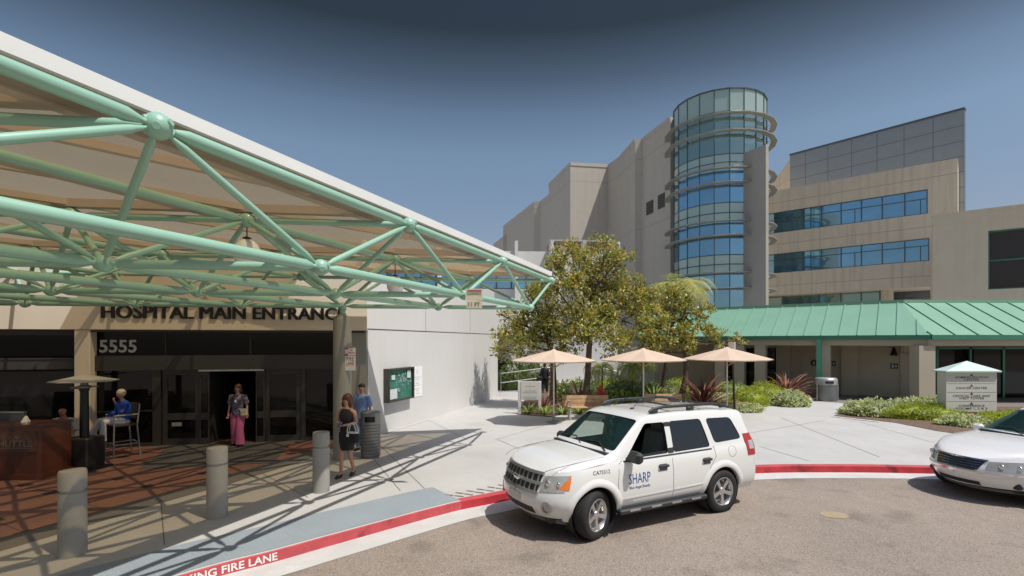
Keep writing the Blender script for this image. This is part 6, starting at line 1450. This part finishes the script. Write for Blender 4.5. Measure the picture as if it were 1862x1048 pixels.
def flax(label, base, n, L, seed, leafset, name='flax_plant', group='strap-leaved plants'):
    t = thing(name, label, 'plant', tuple(base), 0, group); r = random.Random(seed)
    mbs = [MB() for _ in leafset]
    for k in range(n):
        a = r.uniform(0, 2*math.pi); el = r.uniform(.55, 1.5); ll = L*r.uniform(.6, 1.1); p = Vector((math.cos(a)*.06, math.sin(a)*.06, 0)); vs = []; w0 = .035*ll+.008; sd_ = Vector((-math.sin(a), math.cos(a), 0))
        for s in range(7):
            w_ = w0*(1-(s/6)**1.6)+.002; vs += [p-sd_*w_, p+sd_*w_+Vector((0, 0, .01))]; el -= .10+.05*s*r.random(); p = p+Vector((math.cos(a)*math.cos(el), math.sin(a)*math.cos(el), math.sin(el)))*ll/6
        mbs[r.choice([0, 0, 1, 2] if len(leafset) > 2 else [0])].add(vs, [(2*s, 2*s+1, 2*s+3, 2*s+2) for s in range(6)])
    M = MB(); 
    for i, m in enumerate(mbs): M.cur = i; M.add(m.v, m.f)
    M.build('blades', leafset, t, fix=False)
FL = LEAF['flx']; GR = LEAF['grn']
for lab, px, py, Y, n, L, ls in (('large bronze flax right of the middle umbrella', 1278, 738, 20.2, 110, 1.75, FL), ('bronze flax in front of the walkway doors, left of the green downspout', 1430, 722, 24.2, 120, 1.55, FL), ('dark bronze flax behind the left bench', 1052, 735, 20.8, 70, 1.5, FL),
    ('olive strap-leaved clump behind the right bench', 1190, 735, 22.0, 80, 1.2, [GR[0], FL[1], GR[2]]), ('bronze clump beside the white information sign', 990, 742, 19.9, 60, 1.0, FL), ('green lily clump under the information sign panel', 962, 752, 19.3, 60, .55, GR), ('green lily clump right of the information sign', 992, 755, 19.0, 50, .5, GR),
    ('small green clump at the left end of the left bench', 1022, 752, 19.0, 50, .6, GR), ('pale green clump under the left bench', 1055, 752, 19.2, 60, .5, GR), ('green clump under the left palm of the garden', 1100, 742, 20.6, 70, .8, GR), ('tall green strap leaves right of the middle umbrella pole', 1225, 735, 20.8, 80, 1.1, [GR[1], GR[0], FL[1]]), ('green clump at the foot of the right umbrella', 1305, 745, 20.2, 60, .8, [GR[1], FL[1], GR[0]])):
    p = at(px, HY, Y); flax(lab, (p.x, Y, .15), n, L, int(px), ls)
def bush(lab, px, Y, rx, rh, ls, n, size, name='boxwood_bush', cat='bush', group='clipped bushes in the beds', ry=None):
    p = at(px, HY, Y); t = thing(name, lab, cat, (p.x, Y, .15), 0, group); r = random.Random(int(px*7)); ry = ry or rx*.75
    mb = MB(); mb.lathe([(.75, .02), (.9, .3), (.8, .62), (.45, .84), (0, .88)], n=16); mb.v = [Vector((v.x*rx, v.y*ry, v.z*rh)) for v in mb.v]
    rr = random.Random(5); mb.v = [v*(1+rr.uniform(-.06, .03)) for v in mb.v]; mb.build('inner_growth', ls[2] if name != 'boxwood_bush' else ls[0], t)
    P = []
    for _ in range(n):
        a = r.uniform(0, 2*math.pi); f = math.acos(r.random()); x, y, z = math.sin(f)*math.cos(a), math.sin(f)*math.sin(a), math.cos(f)
        k = r.uniform(.82, 1.04)*(1+.09*math.sin(5*a+px)+.07*math.sin(9*f+3*a)); P.append((x*rx*k, y*ry*k, max(.01, (z*.96+.04)*rh*k), x, y, z))
    leaves(ls, P, size, int(px), asp=.6, parent=t, up=.5)
BX = LEAF['box']; VR = LEAF['var']
for a in (('bright clipped bush left of the bronze flax by the walkway', 1392, 22.6, .95, .85, BX, 4200, .06), ('bright clipped bush just right of the edge-on sign post', 1362, 21.6, .80, .75, BX, 3600, .06), ('olive low bush behind the right umbrella pole', 1330, 25.5, .9, .7, [GR[0], GR[1], GR[2]], 1500, .08), ('small bright bush between the magnolia trunks', 1103, 26.5, .7, .8, BX, 1200, .08), ('small bright bush left of the thin magnolia trunk', 1232, 25, .6, .9, BX, 1200, .08),
          ('long bright clipped bush at the left of the directory sign', 1682, 18.1, 1.35, .50, BX, 7500, .055, 'boxwood_bush', 'bush', 'clipped bushes in the beds', .6), ('bright clipped bush right of the directory sign behind the low white car', 1850, 16.6, 1.2, .42, BX, 6000, .055)): bush(*a)
for a in (('pale variegated bush at the foot of the bronze flax by the walkway', 1438, 21.6, .78, .62, VR, 1500, .10), ('pale variegated bush at the left end of the right bed', 1585, 18.9, 1.0, .52, VR, 2600, .10), ('pale variegated bush behind the long bright one', 1680, 19.6, 1.3, .52, VR, 1900, .10), ('pale variegated bush in front of the brick base of the directory sign', 1752, 16.6, .75, .30, VR, 1800, .095),
          ('pale groundcover at the foot of the edge-on sign post', 1345, 20.0, .9, .28, VR, 1400, .09), ('pale groundcover mound behind the edge-on sign post', 1330, 22.5, 1.0, .45, VR, 1400, .09)): bush(*a, name='variegated_bush', group='pale variegated bushes')
for a in (('dark green shrub in the shaded gap beyond the white wall', 918, 29, 1.2, 1.7, [GR[2], GR[0], GR[2]], 1800, .13), ('dark green shrub left of the distant person', 962, 30, 1.4, 1.5, [GR[2], GR[0], GR[2]], 1800, .13), ('leafy green shrub behind the middle umbrella', 1140, 24, 1.2, 1.0, [GR[0], GR[1], GR[2]], 2000, .11), ('leafy green shrub behind the left bench and flax', 1050, 24, 1.3, .9, [GR[0], GR[1], GR[2]], 1800, .11), ('leafy green shrub between the middle umbrella and the bronze flax', 1210, 23.4, 1.1, .9, [GR[0], GR[1], GR[2]], 1600, .10), ('leafy low shrub under the middle umbrella', 1120, 21.8, 1.0, .6, [GR[0], GR[1], GR[2]], 1400, .10)): bush(*a, name='garden_shrub', group='loose green shrubs')
t = thing('ramp_handrail', 'pale double handrail in the shaded gap beyond the white wall', 'railing', (-.2, 27.5, .15))
mb = MB(); mb.tube([(-.4, 0, 1.0), (2.4, .5, 1.3)], .03, 8); mb.tube([(-.4, 0, .5), (2.4, .5, .8)], .03, 8); mb.build('rails', M_steel, t)
for k in range(4): x = -.4+k*.93; mb = MB(); mb.tube([(x, k*.165, 0), (x, k*.165, 1.0+k*.1)], .025, 6); mb.build('post', M_steel, t)
